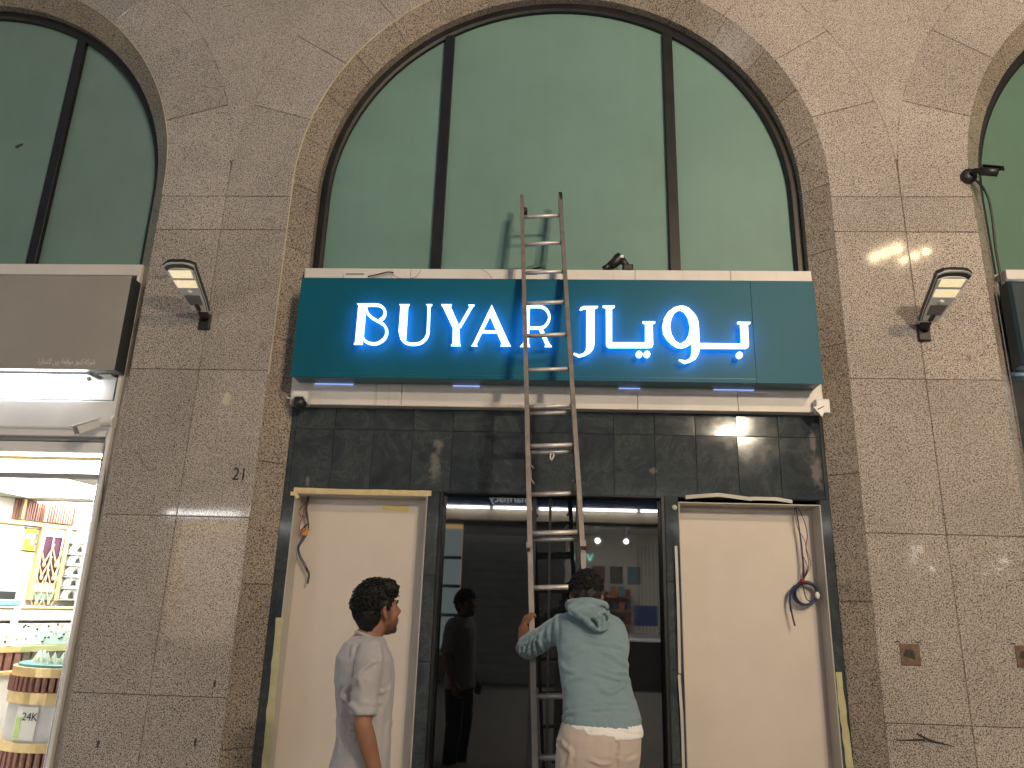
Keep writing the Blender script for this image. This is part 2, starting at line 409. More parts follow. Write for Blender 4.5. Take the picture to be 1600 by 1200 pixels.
# cream caulk bead along the left outer arris of the middle arch and along the inner arris
def bead(c0, rad, y, a0, a1, zlow, r, nm='caulk_line'):
    pts = [(c0+rad*math.cos(a0+(a1-a0)*i/30), y, SPR+rad*math.sin(a0+(a1-a0)*i/30)) for i in range(31)]
    if zlow is not None: pts = pts+[(pts[-1][0], y, SPR-(SPR-zlow)*i/6) for i in range(1, 7)]
    MB().tube(pts, [r*(.75+.5*random.random()) for _ in pts], 5).build(nm, 'caulk', fac)
bead(0, RO, .0015, R(112), PI, 3.3, .0062); bead(0, RI+.004, YS+.004, R(100), PI, 4.2, .004); bead(-BAY, RO, .002, R(75), 0, 4.9, .0045)
# small marks
p = at(375, 741, 0)
me = text_mesh('21', .135, 'house_number'); o = obj('house_number', me, 'digit_black', fac)
o.rotation_euler = (R(90), 0, 0); o.location = (p.x, -.006, p.z-.045); o.scale = (.85, 1.0, 1.0)
p = at(355, 623, 0); MB().prism([(p.x-.028, p.z-.045), (p.x+.022, p.z-.05), (p.x+.02, p.z-.02), (p.x+.032, p.z-.012), (p.x+.03, p.z+.03), (p.x+.01, p.z+.035), (p.x+.006, p.z+.05), (p.x-.02, p.z+.042), (p.x-.022, p.z+.012), (p.x-.034, p.z+.004)], -.003, .01).build('plaster_patch', 'plaster_patch', fac)
for (px, py) in ((153, 1162), (305, 1160), (335, 1068)):
    p = at(px, py, 0); MB().prism([(p.x-.006, p.z-.022), (p.x+.008, p.z-.026), (p.x+.012, p.z+.012), (p.x+.002, p.z+.028), (p.x-.008, p.z+.01)], -.003, .01).build('chip', 'soot_mark', fac)
p0 = at(1415, 1150, 0); p1 = at(1490, 1166, 0); p2 = at(1435, 1150, 0)
MB().tube([at(1400, 1157, 0), at(1440, 1156, 0), at(1448, 1160, 0)], [.004, .009, .004], 5).tube([at(1432, 1146, 0), at(1452, 1157, 0), at(1492, 1167, 0)], [.006, .010, .003], 5).build('oil_mark', 'soot_mark', fac)
# rusty recessed electrical plates
for k, (px, py) in enumerate(((1422, 1023), (1603, 1026))):
    p = at(px, py, 0); t = thing('electrical_plate', ('rusty square electrical cover with a screw on granite pillar', 'rusty electrical cover low on granite beside the lit shop jamb')[k], 'cover plate', p)
    MB().box(p.x-.066, p.x+.066, -.006, .02, p.z-.07, p.z+.07, .004).build('plate', 'rust', t)
    MB().tube([(p.x+.012, -.006, p.z+.012), (p.x+.012, -.014, p.z+.012)], .009, 8).build('screw', 'chrome', t)
    MB().prism([(p.x-.05, p.z-.01), (p.x+.03, p.z-.03), (p.x+.02, p.z+.03), (p.x-.03, p.z+.035)], -.009, .0).build('rust_patch', 'soot_mark', t)
    for dx in (-.075, .06): MB().box(p.x+dx-.014, p.x+dx+.014, -.004, .01, p.z+.078, p.z+.086).build('clip_mark', 'digit_black', t)

# ------------------------------------------------------------------ arched windows
YG = .29; RG = 1.985
def lunette(c0, label, film_mat, zb, sides):
    t = thing('arched_window', label, 'window', (c0, YG, zb), 'frosted windows filling the arches')
    n = 48; V = []; F = []
    pr = [(RI-.002, YG-.05), (RG+.02, YG-.05), (RG, YG-.035), (RG, YG+.03), (RI-.002, YG+.03)]
    path = [(0, zb)]+[(PI*i/n, None) for i in range(n+1)]+[(PI, zb)]
    for a, z in path:
        for r, y in pr: V.append((c0+r*math.cos(a), y, (z if z is not None else SPR+r*math.sin(a))))
    m_ = len(pr)
    for i in range(len(path)-1):
        for k in range(m_): F.append((i*m_+k, i*m_+(k+1) % m_, (i+1)*m_+(k+1) % m_, (i+1)*m_+k))
    MB().add(V, F).build('window_frame', 'black_frame', t)
    mx = [c0-1.005, c0+1.005]
    for x in mx:
        MB().box(x-.043, x+.043, YG-.045, YG+.02, zb, SPR+math.sqrt(RG*RG-(abs(x-c0))**2)+.01, .004).build('mullion', 'black_frame', t)
    edges = [c0-RG-.02, mx[0]-.02, mx[0]+.02, mx[1]-.02, mx[1]+.02, c0+RG+.02]
    for i in range(3):
        x0, x1 = edges[2*i], edges[2*i+1]; N = 16
        P = [(x0, zb), (x1, zb)]+[(x1+(x0-x1)*j/N, SPR+math.sqrt(max(0.0, (RG+.02)**2-(x1+(x0-x1)*j/N-c0)**2))) for j in range(N+1)]
        MB().prism(P, YG, YG+.012).build('pane', film_mat, t)
    return t
lunette(0, 'bright teal frosted arched window behind the ladder top', 'teal_film', 4.2, 2)
lunette(-BAY, 'dark teal frosted arched window above the taupe shop panel', 'teal_film_dark', 4.2, 2)
lunette(BAY, 'green frosted arched window beside the black camera', 'green_film', 4.2, 2)
p = at(30, 228, YG); MB().prism([(p.x-.035, p.z-.02), (p.x-.01, p.z-.026), (p.x+.035, p.z+.012), (p.x+.03, p.z+.026), (p.x+.005, p.z+.018), (p.x-.03, p.z+.0)], YG-.004, YG+.001).build('torn_sticker', 'soot_mark', bpy.data.objects['arched_window.001'])

# ------------------------------------------------------------------ white fascia and lit sign
YF = .08                                     # fascia face
zt = at(870, 421, YF).z; zbm = at(870, 638, YF).z
xl = at(476, 424, YF).x; xr = at(1268, 428, YF).x
t = thing('fascia_box', 'white painted steel fascia box with rust drips behind the lit teal sign', 'fascia', (0, YF, zbm))
nseg = 5
xs = [xl+(xr-xl)*f for f in (0, .215, .452, .66, .845, 1)]
for i in range(5):                           # sheet metal panels with thin seams
    MB().box(xs[i]+.0012, xs[i+1]-.0012, YF+random.uniform(-.001, .001), .27, zbm, zt, .004).build('panel', 'white_fascia', t)
MB().box(xl+.01, xr-.01, YF+.02, .26, zbm+.004, zt-.004).build('backing', 'joint_dark', t)
# lit sign
YB = -.135                                   # sign face
cTL, cTR, cBL, cBR = at(475, 435, YB), at(1272, 438, YB), at(451, 589, YB), at(1285, 600, YB)
sx0 = (cTL.x+cBL.x)/2; sx1 = (cTR.x+cBR.x)/2; sz0 = (cBL.z+cBR.z)/2; sz1 = (cTL.z+cTR.z)/2
sign = thing('shop_sign', 'long teal box sign with glowing white BUYAR lettering above the doors', 'sign', (0, YB, sz0))
MB().box(sx0, sx1, YB+.004, YF-.002, sz0+.016, sz1-.004, .004).build('box_body', 'sign_edge', sign)
xs1 = at(1177, 520, YB).x; zlow = at(1000, 590, YB).z
MB().box(sx0-.002, xs1-.0015, YB-.003, YB+.006, sz0+.0, sz1, .0015).build('face_panel', 'sign_teal', sign)
MB().box(xs1+.0015, sx1+.002, YB-.001, YB+.006, sz0+.001, sz1, .0015).build('face_panel', 'sign_teal', sign)
MB().box(sx0+.3, at(1181, 560, YB).x, YB-.0045, YB-.003, zlow-.002, zlow+.0005).build('seam', 'sign_edge', sign)
for (x0, x1) in ((487, 548), (706, 748), (968, 1002), (1118, 1182)):     # lamp leaks along the open underside
    p0, p1 = at(x0, 597, 0), at(x1, 600, 0)
    MB().box(p0.x, p1.x, YF-.008, YF-.003, sz0+.006, sz0+.0105).build('led_strip', 'led_blue', sign)
def px_letters(origin, sc, pts, Y): return [at(origin[0]+x/sc, origin[1]+y/sc, Y) for x, y in pts]
def stroke(pts, wd):
    P = [Vector(p) for p in pts]
    # resample with Catmull-Rom
    Q = []
    for i in range(len(P)-1):
        p0, p1, p2, p3 = P[max(i-1, 0)], P[i], P[i+1], P[min(i+2, len(P)-1)]
        for k in range(4):
            u = k/4; Q.append(.5*((2*p1)+(p2-p0)*u+(2*p0-5*p1+4*p2-p3)*u*u+(3*p1-p0-3*p2+p3)*u**3))
    Q.append(P[-1]); L = []; Rr = []
    for i, q in enumerate(Q):
        d = (Q[min(i+1, len(Q)-1)]-Q[max(i-1, 0)]).normalized(); nn = Vector((-d.y, d.x))*wd/2
        L.append(q+nn); Rr.append(q-nn)
    return [tuple(v) for v in L+Rr[::-1]]
def circ(x, y, r): return [(x+r*math.cos(2*PI*i/20), y+r*math.sin(2*PI*i/20)) for i in range(20)]
YL0, YL1 = YB-.078, YB-.060                  # acrylic letters stand off the face
def letter(name, origin, sc, shapes):
    mb = MB(); mbb = MB()
    for i, loops in enumerate(shapes):
        if isinstance(loops[0][0], (int, float)): loops = [loops]
        loops = [[tuple(q) for q in shrink(L, 2.0 if j == 0 else -2.0)] for j, L in enumerate(loops)]
        W = [[(p.x, p.z) for p in px_letters(origin, sc, L, YL0)] for L in loops]
        V, F = poly_curve_mesh(W, 'letter', YL0-.0007*i, YL1-.004); mb.add(V, F)
        V, F = poly_curve_mesh(W, 'halo', YL1-.004, YL1+.0007*i); mbb.add(V, F)
    o = mb.build(name, 'letter_face', sign); mbb.build('halo_light', 'letter_back', o)
o1, o2, o3, o4 = (540, 455), (690, 455), (880, 460), (1020, 460)
letter('letter', o1, 8, [[(138, 150), (252, 150), (252, 186), (240, 192), (248, 280), (226, 520), (214, 600), (208, 662), (95, 662), (115, 635), (152, 230), (160, 182)],
    stroke([(235, 168), (380, 168), (440, 183), (480, 222), (490, 275), (472, 322), (425, 362)], 35),
    stroke([(243, 180), (268, 262), (322, 322), (400, 370), (462, 405), (500, 452), (512, 510), (495, 570), (450, 620), (390, 650), (340, 654), (280, 640), (235, 610), (212, 570)], 34)])
letter('letter', o1, 8, [[(667, 160), (800, 160), (779, 193), (752, 612), (760, 645), (705, 615), (672, 560), (660, 500), (684, 192)],
    stroke([(690, 575), (735, 630), (800, 655), (860, 658), (930, 645), (990, 600), (1022, 540), (1030, 480), (1042, 175)], 36), [(1003, 160), (1085, 160), (1060, 190), (1025, 190)]])
letter('letter', o1, 8, [[(1190, 160), (1328, 160), (1314, 190), (1418, 422), (1428, 640), (1440, 680), (1312, 680), (1335, 645), (1338, 460), (1214, 195)],
    [(1530, 165), (1615, 165), (1588, 195), (1435, 458), (1412, 425), (1548, 192)]])
letter('letter', o2, 8, [[(628, 165), (590, 245), (606, 315), (747, 650), (733, 684), (868, 684), (845, 648)], [(628, 167), (590, 240), (392, 652), (368, 684), (450, 684), (437, 655), (610, 300)], [(500, 487), (695, 490), (695, 521), (485, 518)]])
letter('letter', o2, 8, [[(1022, 170), (1110, 170), (1105, 200), (1092, 645), (1108, 690), (975, 690), (1015, 650), (1035, 200)],
    stroke([(1085, 188), (1220, 188), (1290, 210), (1335, 265), (1346, 330), (1325, 390), (1280, 440), (1220, 455), (1080, 455)], 33), [(1203, 450), (1257, 450), (1345, 645), (1382, 690), (1285, 690), (1300, 665)]])
letter('letter', o3, 10, [[(255, 235), (275, 200), (320, 180), (545, 178), (545, 195), (492, 222), (490, 780), (470, 850), (420, 910), (340, 955), (245, 980), (160, 930), (170, 908), (245, 935), (310, 920), (350, 870), (360, 800), (362, 225), (320, 225), (275, 245)]])
letter('letter', o3, 10, [[(615, 172), (808, 172), (808, 195), (765, 220), (765, 745), (1282, 745), (1280, 450), (1245, 445), (1240, 418), (1440, 418), (1440, 445), (1400, 455), (1408, 790), (1395, 820), (1350, 830), (720, 830), (685, 815), (670, 780), (668, 210), (620, 195)], circ(1187, 932, 53), circ(1310, 932, 53)])
letter('letter', o4, 10, [[[(430, 172), (330, 200), (240, 270), (175, 370), (150, 490), (165, 610), (220, 700), (300, 780), (390, 830), (460, 838), (530, 815), (608, 765), (610, 850), (600, 950), (570, 1000), (510, 1030), (410, 1010), (405, 1025), (500, 1080), (600, 1050), (680, 1000), (720, 930), (735, 850), (735, 760), (725, 560), (715, 420), (690, 350), (640, 280), (560, 205), (500, 178)],
    [(430, 240), (490, 270), (550, 360), (583, 500), (565, 620), (510, 720), (430, 770), (350, 720), (295, 620), (272, 500), (290, 390), (340, 290), (390, 250)]]])
letter('letter', o4, 10, [[(730, 757), (1385, 765), (1368, 460), (1330, 455), (1322, 425), (1530, 428), (1525, 455), (1488, 462), (1505, 800), (1490, 830), (1450, 843), (725, 840)], circ(1355, 945, 53)])
# loose things on the ledge
def wire(name, mat, pts, r, label=None, parent=None, Y=None, group=None, seg=6):
    P = [at(x, y, Y if Y is not None else yy) for (x, y, *rest) in pts for yy in [rest[0] if rest else 0]]
    Q = []
    for i in range(len(P)-1):
        p0, p1, p2, p3 = P[max(i-1, 0)], P[i], P[i+1], P[min(i+2, len(P)-1)]
        for k in range(4):
            u = k/4; Q.append(.5*((2*p1)+(p2-p0)*u+(2*p0-5*p1+4*p2-p3)*u*u+(3*p1-p0-3*p2+p3)*u**3))
    Q.append(P[-1])
    o = MB().tube(Q, r, seg).build(name, mat, parent, True)
    if label: tag(o, label, 'wire', group)
    return o
pd = thing('power_supply', 'flat white lighting transformer with printed label lying against fascia', 'transformer', at(556, 432, YF-.02))
p0, p1 = at(538, 427, YF-.03), at(575, 434, YF-.03)
MB().box(p0.x, p1.x, YF-.05, YF-.004, sz1-.012, p0.z, .004).build('case', 'white_plastic', pd)
MB().box(p0.x+.02, p1.x-.03, YF-.0525, YF-.05, p0.z-.024, p0.z-.008).build('label_print', 'grey_plastic', pd)
wire('cable', 'wire_black', [(574, 432), (585, 430), (597, 427), (607, 425), (615, 426)], .006, 'short black cable running from the white transformer', Y=YF-.035)
wire('cable', 'wire_red', [(612, 427), (622, 434), (640, 435), (650, 432), (658, 422)], .0018, 'thin red wire looping over the fascia near the transformer', Y=YF-.035)
wire('cable', 'wire_red', [(752, 421), (762, 426), (769, 435)], .0018, 'thin red wire hanging over the fascia left of the ladder', Y=YF-.035)
wire('cable', 'wire_black', [(822, 424), (826, 417), (832, 416), (838, 412), (842, 418), (850, 416), (853, 422)], .0022, 'thin black wire curled on the ledge behind the ladder', Y=YF+.02)
# dark pouch on the ledge behind the ladder
p = at(842, 420, YF+.06); zl = zt
mb = MB(); mb.ell((p.x, p.y, zl+.022), (.055, .035, .024)); mb.ell((p.x+.04, p.y, zl+.014), (.03, .03, .015)); tag(mb.build('tool_pouch', 'black_plastic', None, True), 'small dark pouch lying on the ledge behind the ladder', 'pouch')
# second white transformer in front of the ledge behind the ladder
pd = thing('power_supply', 'white lighting transformer on the ledge behind the ladder rung', 'transformer', at(847, 432, YF-.02))
p0, p1 = at(817, 423, YF-.03), at(880, 436, YF-.03)
MB().box(p0.x+.01, p1.x-.02, YF-.05, YF-.003, sz1-.016, p0.z-.01, .004).build('case', 'white_plastic', pd)
MB().box(p0.x+.03, p0.x+.12, YF-.052, YF-.05, p0.z-.045, p0.z-.03).build('label_print', 'grey_plastic', pd)
# cordless drill lying on the ledge
dr = thing('cordless_drill', 'dark cordless drill lying on the white ledge under the frosted window', 'drill', (at(965, 421, .14).x, .14, zt))
D = lambda x, y: at(930+x/20, 390+y/20, .14)
mb = MB(); mb.tube([D(450, 520), D(620, 400), D(720, 300), D(800, 220)], [.034, .042, .048, .044], 12).build('motor_housing', 'black_plastic', dr, True)
MB().tube([D(260, 610), D(330, 575), D(450, 520)], [.024, .028, .032], 10).build('chuck', 'black_plastic', dr, True)
MB().tube([D(770, 250), D(900, 400), D(990, 540)], [.034, .028, .030], 10).build('handle', 'black_plastic', dr, True)
a = D(1010, 560); MB().box(a.x-.042, a.x+.042, .09, .19, zt, zt+.06, .01).build('battery', 'black_plastic', dr)
a = D(820, 290); MB().box(a.x-.014, a.x+.014, .090, .100, a.z-.012, a.z+.012, .001, ).build('badge', 'white_plastic', dr)
# ceramic cover hanging at the fascia ends
cb = thing('dome_camera', 'white conical camera housing with dark dome under the fascia end', 'camera', at(467, 622, YF-.05))
p = at(468, 621, .03)
MB().prism([(p.x-.065, p.z-.035), (p.x-.03, p.z-.0), (p.x+.03, p.z-.0), (p.x+.07, p.z-.05), (p.x+.075, p.z+.048), (p.x-.05, p.z+.05)], 0.0, YF-.002, .008).build('housing', 'white_plastic', cb)
MB().ell((p.x+.005, .04, p.z-.04), (.05, .05, .052)).build('dome', 'black_plastic', cb, True)
MB().tube([(p.x-.07, .05, p.z-.005), (p.x-.105, .05, p.z+.003)], .007, 6).build('cable_stub', 'wire_white', cb)
cb = thing('junction_box', 'white square junction box with hanging flap at the right fascia end', 'box', at(1280, 637, YF-.05))
p = at(1280, 636, .03)
MB().box(p.x-.03, p.x+.07, .0, YF-.003, p.z-.052, p.z+.055, .006).build('case', 'white_plastic', cb)
mb = MB(); mb.prism([(p.x-.06, p.z-.01), (p.x+.025, p.z+.012), (p.x+.055, p.z+.005), (p.x+.0, p.z-.085)], -.012, -.002, .002); mb.build('flap', 'white_plastic', cb)
MB().tube([(p.x-.03, -.014, p.z-.03), (p.x+.02, -.014, p.z-.005)], .003, 5).build('mark', 'wire_black', cb)

# ------------------------------------------------------------------ dark marble cladding
YM = .17
mw_ = thing('marble_cladding', 'dusty black green marble tile wall around the shop doors under fascia', 'wall', (0, YM, STEP))
dx0, dx1 = at(688, 772, YM).x, at(1038, 776, YM).x; dz1 = at(860, 772, YM).z
nl0, nl1 = at(461, 776, YM).x, at(668, 776, YM).x; nr0, nr1 = at(1060, 786, YM).x, at(1281, 788, YM).x; nz1 = (at(560, 775, YM).z+at(1170, 785, YM).z)/2
NZ0 = STEP+.12
zrow = at(600, 672, YM).z
X0, X1 = -RI-.0, RI+.0
tx = at(525, 650, YM).x; pit = .3115
joints = sorted([tx+pit*k for k in range(-2, 14) if X0 < tx+pit*k < X1])
cols_ = [X0]+joints+[X1]
def tile(x0, x1, z0, z1):
    if x1-x0 < .012 or z1-z0 < .012: return
    gq = .0016; j = random.uniform(-.0015, .0015)
    cx_, cz_ = (x0+x1)/2, (z0+z1)/2
    M = Matrix.Translation((cx_, YM+j, cz_)) @ Matrix.Rotation(random.gauss(0, R(.45)), 4, 'X') @ Matrix.Rotation(random.gauss(0, R(.35)), 4, 'Z') @ Matrix.Translation((-cx_, -YM, -cz_))
    MB().box(x0+gq, x1-gq, YM, YM+.03, z0+gq, z1-gq, .0015, M).build('tile', 'marble', mw_)
for i in range(len(cols_)-1):
    tile(cols_[i], cols_[i+1], zrow, zbm+.05)
    tile(cols_[i], cols_[i+1], max(dz1, nz1)+.0, zrow)
zs = [STEP, .62, 1.22, 1.82, max(dz1, nz1)]
for (a, b) in ((X0, nl0), (nl1, dx0), (dx1, nr0), (nr1, X1)):
    for i in range(4): tile(a, b, zs[i], zs[i+1])
for (a, b) in ((nl0, nl1), (nr0, nr1)): tile(a, b, STEP, NZ0)
bed = MB(); zt_ = zbm+.05; ytop = max(dz1, nz1)
for (a, b, c, d) in ((X0, X1, ytop, zt_), (X0, nl0, STEP, ytop), (nl1, dx0, STEP, ytop), (dx1, nr0, STEP, ytop), (nr1, X1, STEP, ytop)): bed.box(a, b, YM+.009, YM+.07, c, d)
bed.build('grout_bed', 'grout_pale', mw_)

# ------------------------------------------------------------------ display niches with white boards
def niche(x0, x1, label):
    t = thing('display_niche', label, 'niche', ((x0+x1)/2, YM, NZ0), 'boarded display niches beside the doors')
    yb = YM+.17
    MB().box(x0, x1, yb, yb+.02, NZ0, nz1).build('back_board', 'board_white', t)
    for nm, b in (('side_board', (x0-.002, x0+.006, YM-.005, yb, NZ0, nz1)), ('side_board', (x1-.006, x1+.002, YM-.005, yb, NZ0, nz1)), ('top_board', (x0+.006, x1-.006, YM-.0045, yb, nz1-.006, nz1+.002)), ('bottom_board', (x0+.010, x1-.010, YM-.0115, yb, NZ0-.01, NZ0+.012))):
        MB().box(*b, .002).build(nm, 'board_edge', t)
    return t
nl = niche(nl0, nl1, 'white boarded display niche edged with masking tape left of the doors')
nr = niche(nr0, nr1, 'white boarded display niche with coiled blue wire right of the doors')
def strip(name, mat, parent, pts, wd, y, th=.002, jag=.0):
    """a hand-laid strip following photo points on the plane y"""
    P = [at(px, py, y) for px, py in pts]; Q = []
    for i in range(len(P)-1):
        for k in range(8): Q.append(P[i].lerp(P[i+1], k/8))
    Q.append(P[-1]); L = []; Rr = []
    for i, q in enumerate(Q):
        d = (Q[min(i+1, len(Q)-1)]-Q[max(i-1, 0)]); n2 = Vector((-d.z, 0, d.x)).normalized()
        L.append(q+n2*(wd/2+random.uniform(-jag, jag))); Rr.append(q-n2*(wd/2+random.uniform(-jag, jag)))
    P2 = [(v.x, v.z) for v in L+Rr[::-1]]
    return MB().prism(P2, y-th, y).build(name, mat, parent)
strip('masking_tape', 'masking_tape', nl, [(459, 766), (560, 769), (674, 771)], .042, YM-.0125, .002, .002)
strip('masking_tape', 'masking_tape', nl, [(454, 771), (462, 772), (466, 778)], .03, YM-.0155, .002, .004)
strip('yellow_tape', 'yellow_tape', nl, [(597, 793), (639, 796)], .034, YM+.1695, .002, .002)
strip('masking_paper', 'masking_paper', nl, [(437, 965), (428, 1060), (414, 1200)], .055, YM-.004, .0015, .004)
strip('masking_paper', 'masking_paper', nr, [(1310, 1050), (1318, 1120), (1328, 1200)], .045, YM-.004, .0015, .004)
def trim(parent, pts, wd, y0, bow):
    P = [at(px, py, y0) for px, py in pts]; n = 14; V = []; F = []
    for i in range(n+1):
        u = i/n*(len(P)-1); k = min(int(u), len(P)-2); q = P[k].lerp(P[k+1], u-k); yy = y0-bow*math.sin(PI*i/n)
        d = (P[-1]-P[0]).normalized(); n2 = Vector((-d.z, 0, d.x))*wd/2
        for s_, dy in ((1, 0), (1, -.004), (-1, -.004), (-1, 0)): V.append(Vector((q.x, yy+dy, q.z))+n2*s_)
    for i in range(n):
        for k in range(4): F.append((4*i+k, 4*i+(k+1) % 4, 4*i+4+(k+1) % 4, 4*i+4+k))
    F += [(0, 1, 2, 3), tuple(4*n+k for k in (3, 2, 1, 0))]
    MB().add(V, F).build('peeling_trim', 'board_edge', parent)
trim(nr, [(1071, 777), (1120, 774), (1174, 780)], .028, YM-.012, .03); trim(nr, [(1172, 779), (1210, 780), (1238, 784)], .026, YM-.012, .012)
trim(nr, [(1056, 853), (1059, 950), (1062, 1052)], .02, YM-.012, .02); trim(nr, [(1061, 1054), (1065, 1120), (1068, 1200)], .02, YM-.012, .01)
MB().ell(at(1054, 793, YM-.012), (.02, .012, .02)).build('foam_blob', 'board_edge', nr, True)
# hanging wires
wl = thing('wire_bundle', 'loose black and blue wires with orange connector hanging on the left board', 'wires', at(480, 780, YM+.05), 'wires hanging from the display niches')
K = lambda pts, y: [(450+x*.1415, 760+yy*.1415, y) for x, yy in pts]
wire('cable', 'wire_black', K([(232, 80), (222, 150), (205, 240), (215, 330), (225, 420), (222, 490)], YM+.12), .006, parent=wl)
wire('cable', 'wire_black', K([(230, 85), (205, 200), (200, 310), (222, 400), (190, 440), (140, 485)], YM+.11), .005, parent=wl)
wire('cable', 'wire_red', K([(225, 100), (180, 200), (118, 265), (145, 330), (195, 335)], YM+.10), .003, parent=wl)
wire('cable', 'wire_red', K([(200, 170), (160, 330), (130, 420), (130, 500), (180, 490), (210, 440)], YM+.10), .003, parent=wl)
wire('cable', 'wire_blue', K([(195, 520), (150, 590), (112, 660), (120, 760), (175, 870), (215, 950)], YM+.12), .0045, parent=wl)
wire('cable', 'wire_blue', K([(210, 530), (165, 600), (118, 680), (140, 770), (190, 860), (228, 960), (228, 1010)], YM+.12), .0045, parent=wl)
wire('cable', 'wire_black', K([(205, 900), (232, 970), (228, 1010), (216, 1075)], YM+.115), .0075, parent=wl)
a = at(450+190*.1415, 760+500*.1415, YM+.11); MB().box(a.x-.02, a.x+.02, YM+.10, YM+.12, a.z-.03, a.z+.025, .004).build('connector', 'wire_orange', wl)
wr = thing('wire_coil', 'coil of blue wire tied with red hanging on the right board', 'wires', at(1255, 930, YM+.08), 'wires hanging from the display niches')
K = lambda pts, y: [(1220+x*.1834, 780+yy*.1834, y) for x, yy in pts]
wire('cable', 'wire_blue', K([(122, 35), (150, 200), (180, 450), (190, 600), (188, 700)], YM+.10), .005, parent=wr)
wire('cable', 'wire_black', K([(124, 35), (140, 150), (170, 330), (190, 500), (200, 640), (192, 700)], YM+.11), .0035, parent=wr)
wire('cable', 'wire_black', K([(126, 35), (190, 160), (225, 300), (215, 420), (240, 560), (200, 670)], YM+.09), .003, parent=wr)
wire('cable', 'wire_red', K([(124, 40), (118, 120), (150, 260), (200, 340), (220, 430), (255, 560), (190, 690)], YM+.10), .0025, parent=wr)
wire('cable', 'wire_red', K([(180, 470), (225, 560), (215, 620), (188, 690)], YM+.10), .003, parent=wr)
for k in range(6):
    a0 = random.random()*6; cx_, cy_, rx, ry = 212+random.uniform(-8, 8), 805+random.uniform(-8, 8), 98+random.uniform(-12, 8), 100+random.uniform(-12, 8)
    wire('coil_turn', 'wire_blue' if k % 3 else 'wire_black', K([(cx_+rx*math.cos(a0+2*PI*i/12), cy_+ry*math.sin(a0+2*PI*i/12)) for i in range(13)], YM+.13-.008*k), .0055, parent=wr)
wire('cable', 'wire_blue', K([(185, 710), (200, 790), (230, 860), (300, 870), (320, 830)], YM+.10), .004, parent=wr)
wire('cable', 'wire_blue', K([(120, 735), (85, 790), (78, 880), (90, 960)], YM+.10), .0085, parent=wr)
wire('cable', 'wire_black', K([(90, 955), (105, 1020), (120, 1080)], YM+.10), .0065, parent=wr)
a = at(1220+185*.1834, 780+700*.1834, YM+.09); MB().ell(a, (.022, .018, .018)).build('red_tie', 'wire_red', wr, True)
a = at(1220+312*.1834, 780+820*.1834, YM+.09); MB().ell(a, (.018, .014, .026)).build('white_tape', 'wire_white', wr, True)

# ------------------------------------------------------------------ glass doors
YD = .27
door = thing('sliding_doors', 'black framed dark glass sliding doors reflecting the shops across the street', 'door', (0, YD, STEP))
fw = .028
MB().box(dx0+.002, dx0+fw, YM-.012, YD+.06, STEP, dz1-.002, .003).build('jamb', 'black_frame', door)
MB().box(dx1-fw, dx1-.002, YM-.012, YD+.06, STEP, dz1-.002, .003).build('jamb', 'black_frame', door)
MB().box(dx0+fw, dx1-fw, YM-.0115, YD+.06, dz1-.012, dz1-.002, .002).build('head', 'black_frame', door)
MB().box(dx0+fw, dx1-fw, YM+.0, YD+.06, STEP, STEP+.03, .003).build('sill', 'black_frame', door)
gx0, gx1 = dx0+fw, dx1-fw
TILT = R(.55)
def leaf(x0, x1, y, yaw=0.0, frame=.0):
    z0, z1 = STEP+.03, dz1-.012
    M = Matrix.Translation(((x0+x1)/2, y, (z0+z1)/2)) @ Matrix.Rotation(TILT, 4, 'X') @ Matrix.Rotation(yaw, 4, 'Z')
    hx, hz = (x1-x0)/2, (z1-z0)/2
    pn = MB().box(-hx, hx, 0, .01, -hz, hz, 0, M).build('glass_pane', 'door_glass', door)
    if frame:
        for s_ in (-1, 1): MB().box(s_*hx-frame/2, s_*hx+frame/2, -.012, .02, -hz, hz, .002, M).build('stile', 'black_frame', pn)
m1, m2, mc = at(834, 850, YD).x, at(903, 850, YD).x, at(859, 850, YD).x
leaf(gx0, m1-.014, YD, R(.05)); leaf(m2+.014, gx1, YD, R(-.08))
leaf(m1-.01, mc-.002, YD+.03, R(.1), .018); leaf(mc+.002, m2+.01, YD+.032, R(-.12), .018)
for x in (m1, m2): MB().box(x-.017, x+.017, YD-.02, YD+.045, STEP+.03, dz1-.012, .003).build('mullion', 'black_frame', door)
struct(boxo('shop_back_wall', 'black_frame', None, -2.6, 2.6, .75, .85, STEP, 4.2))

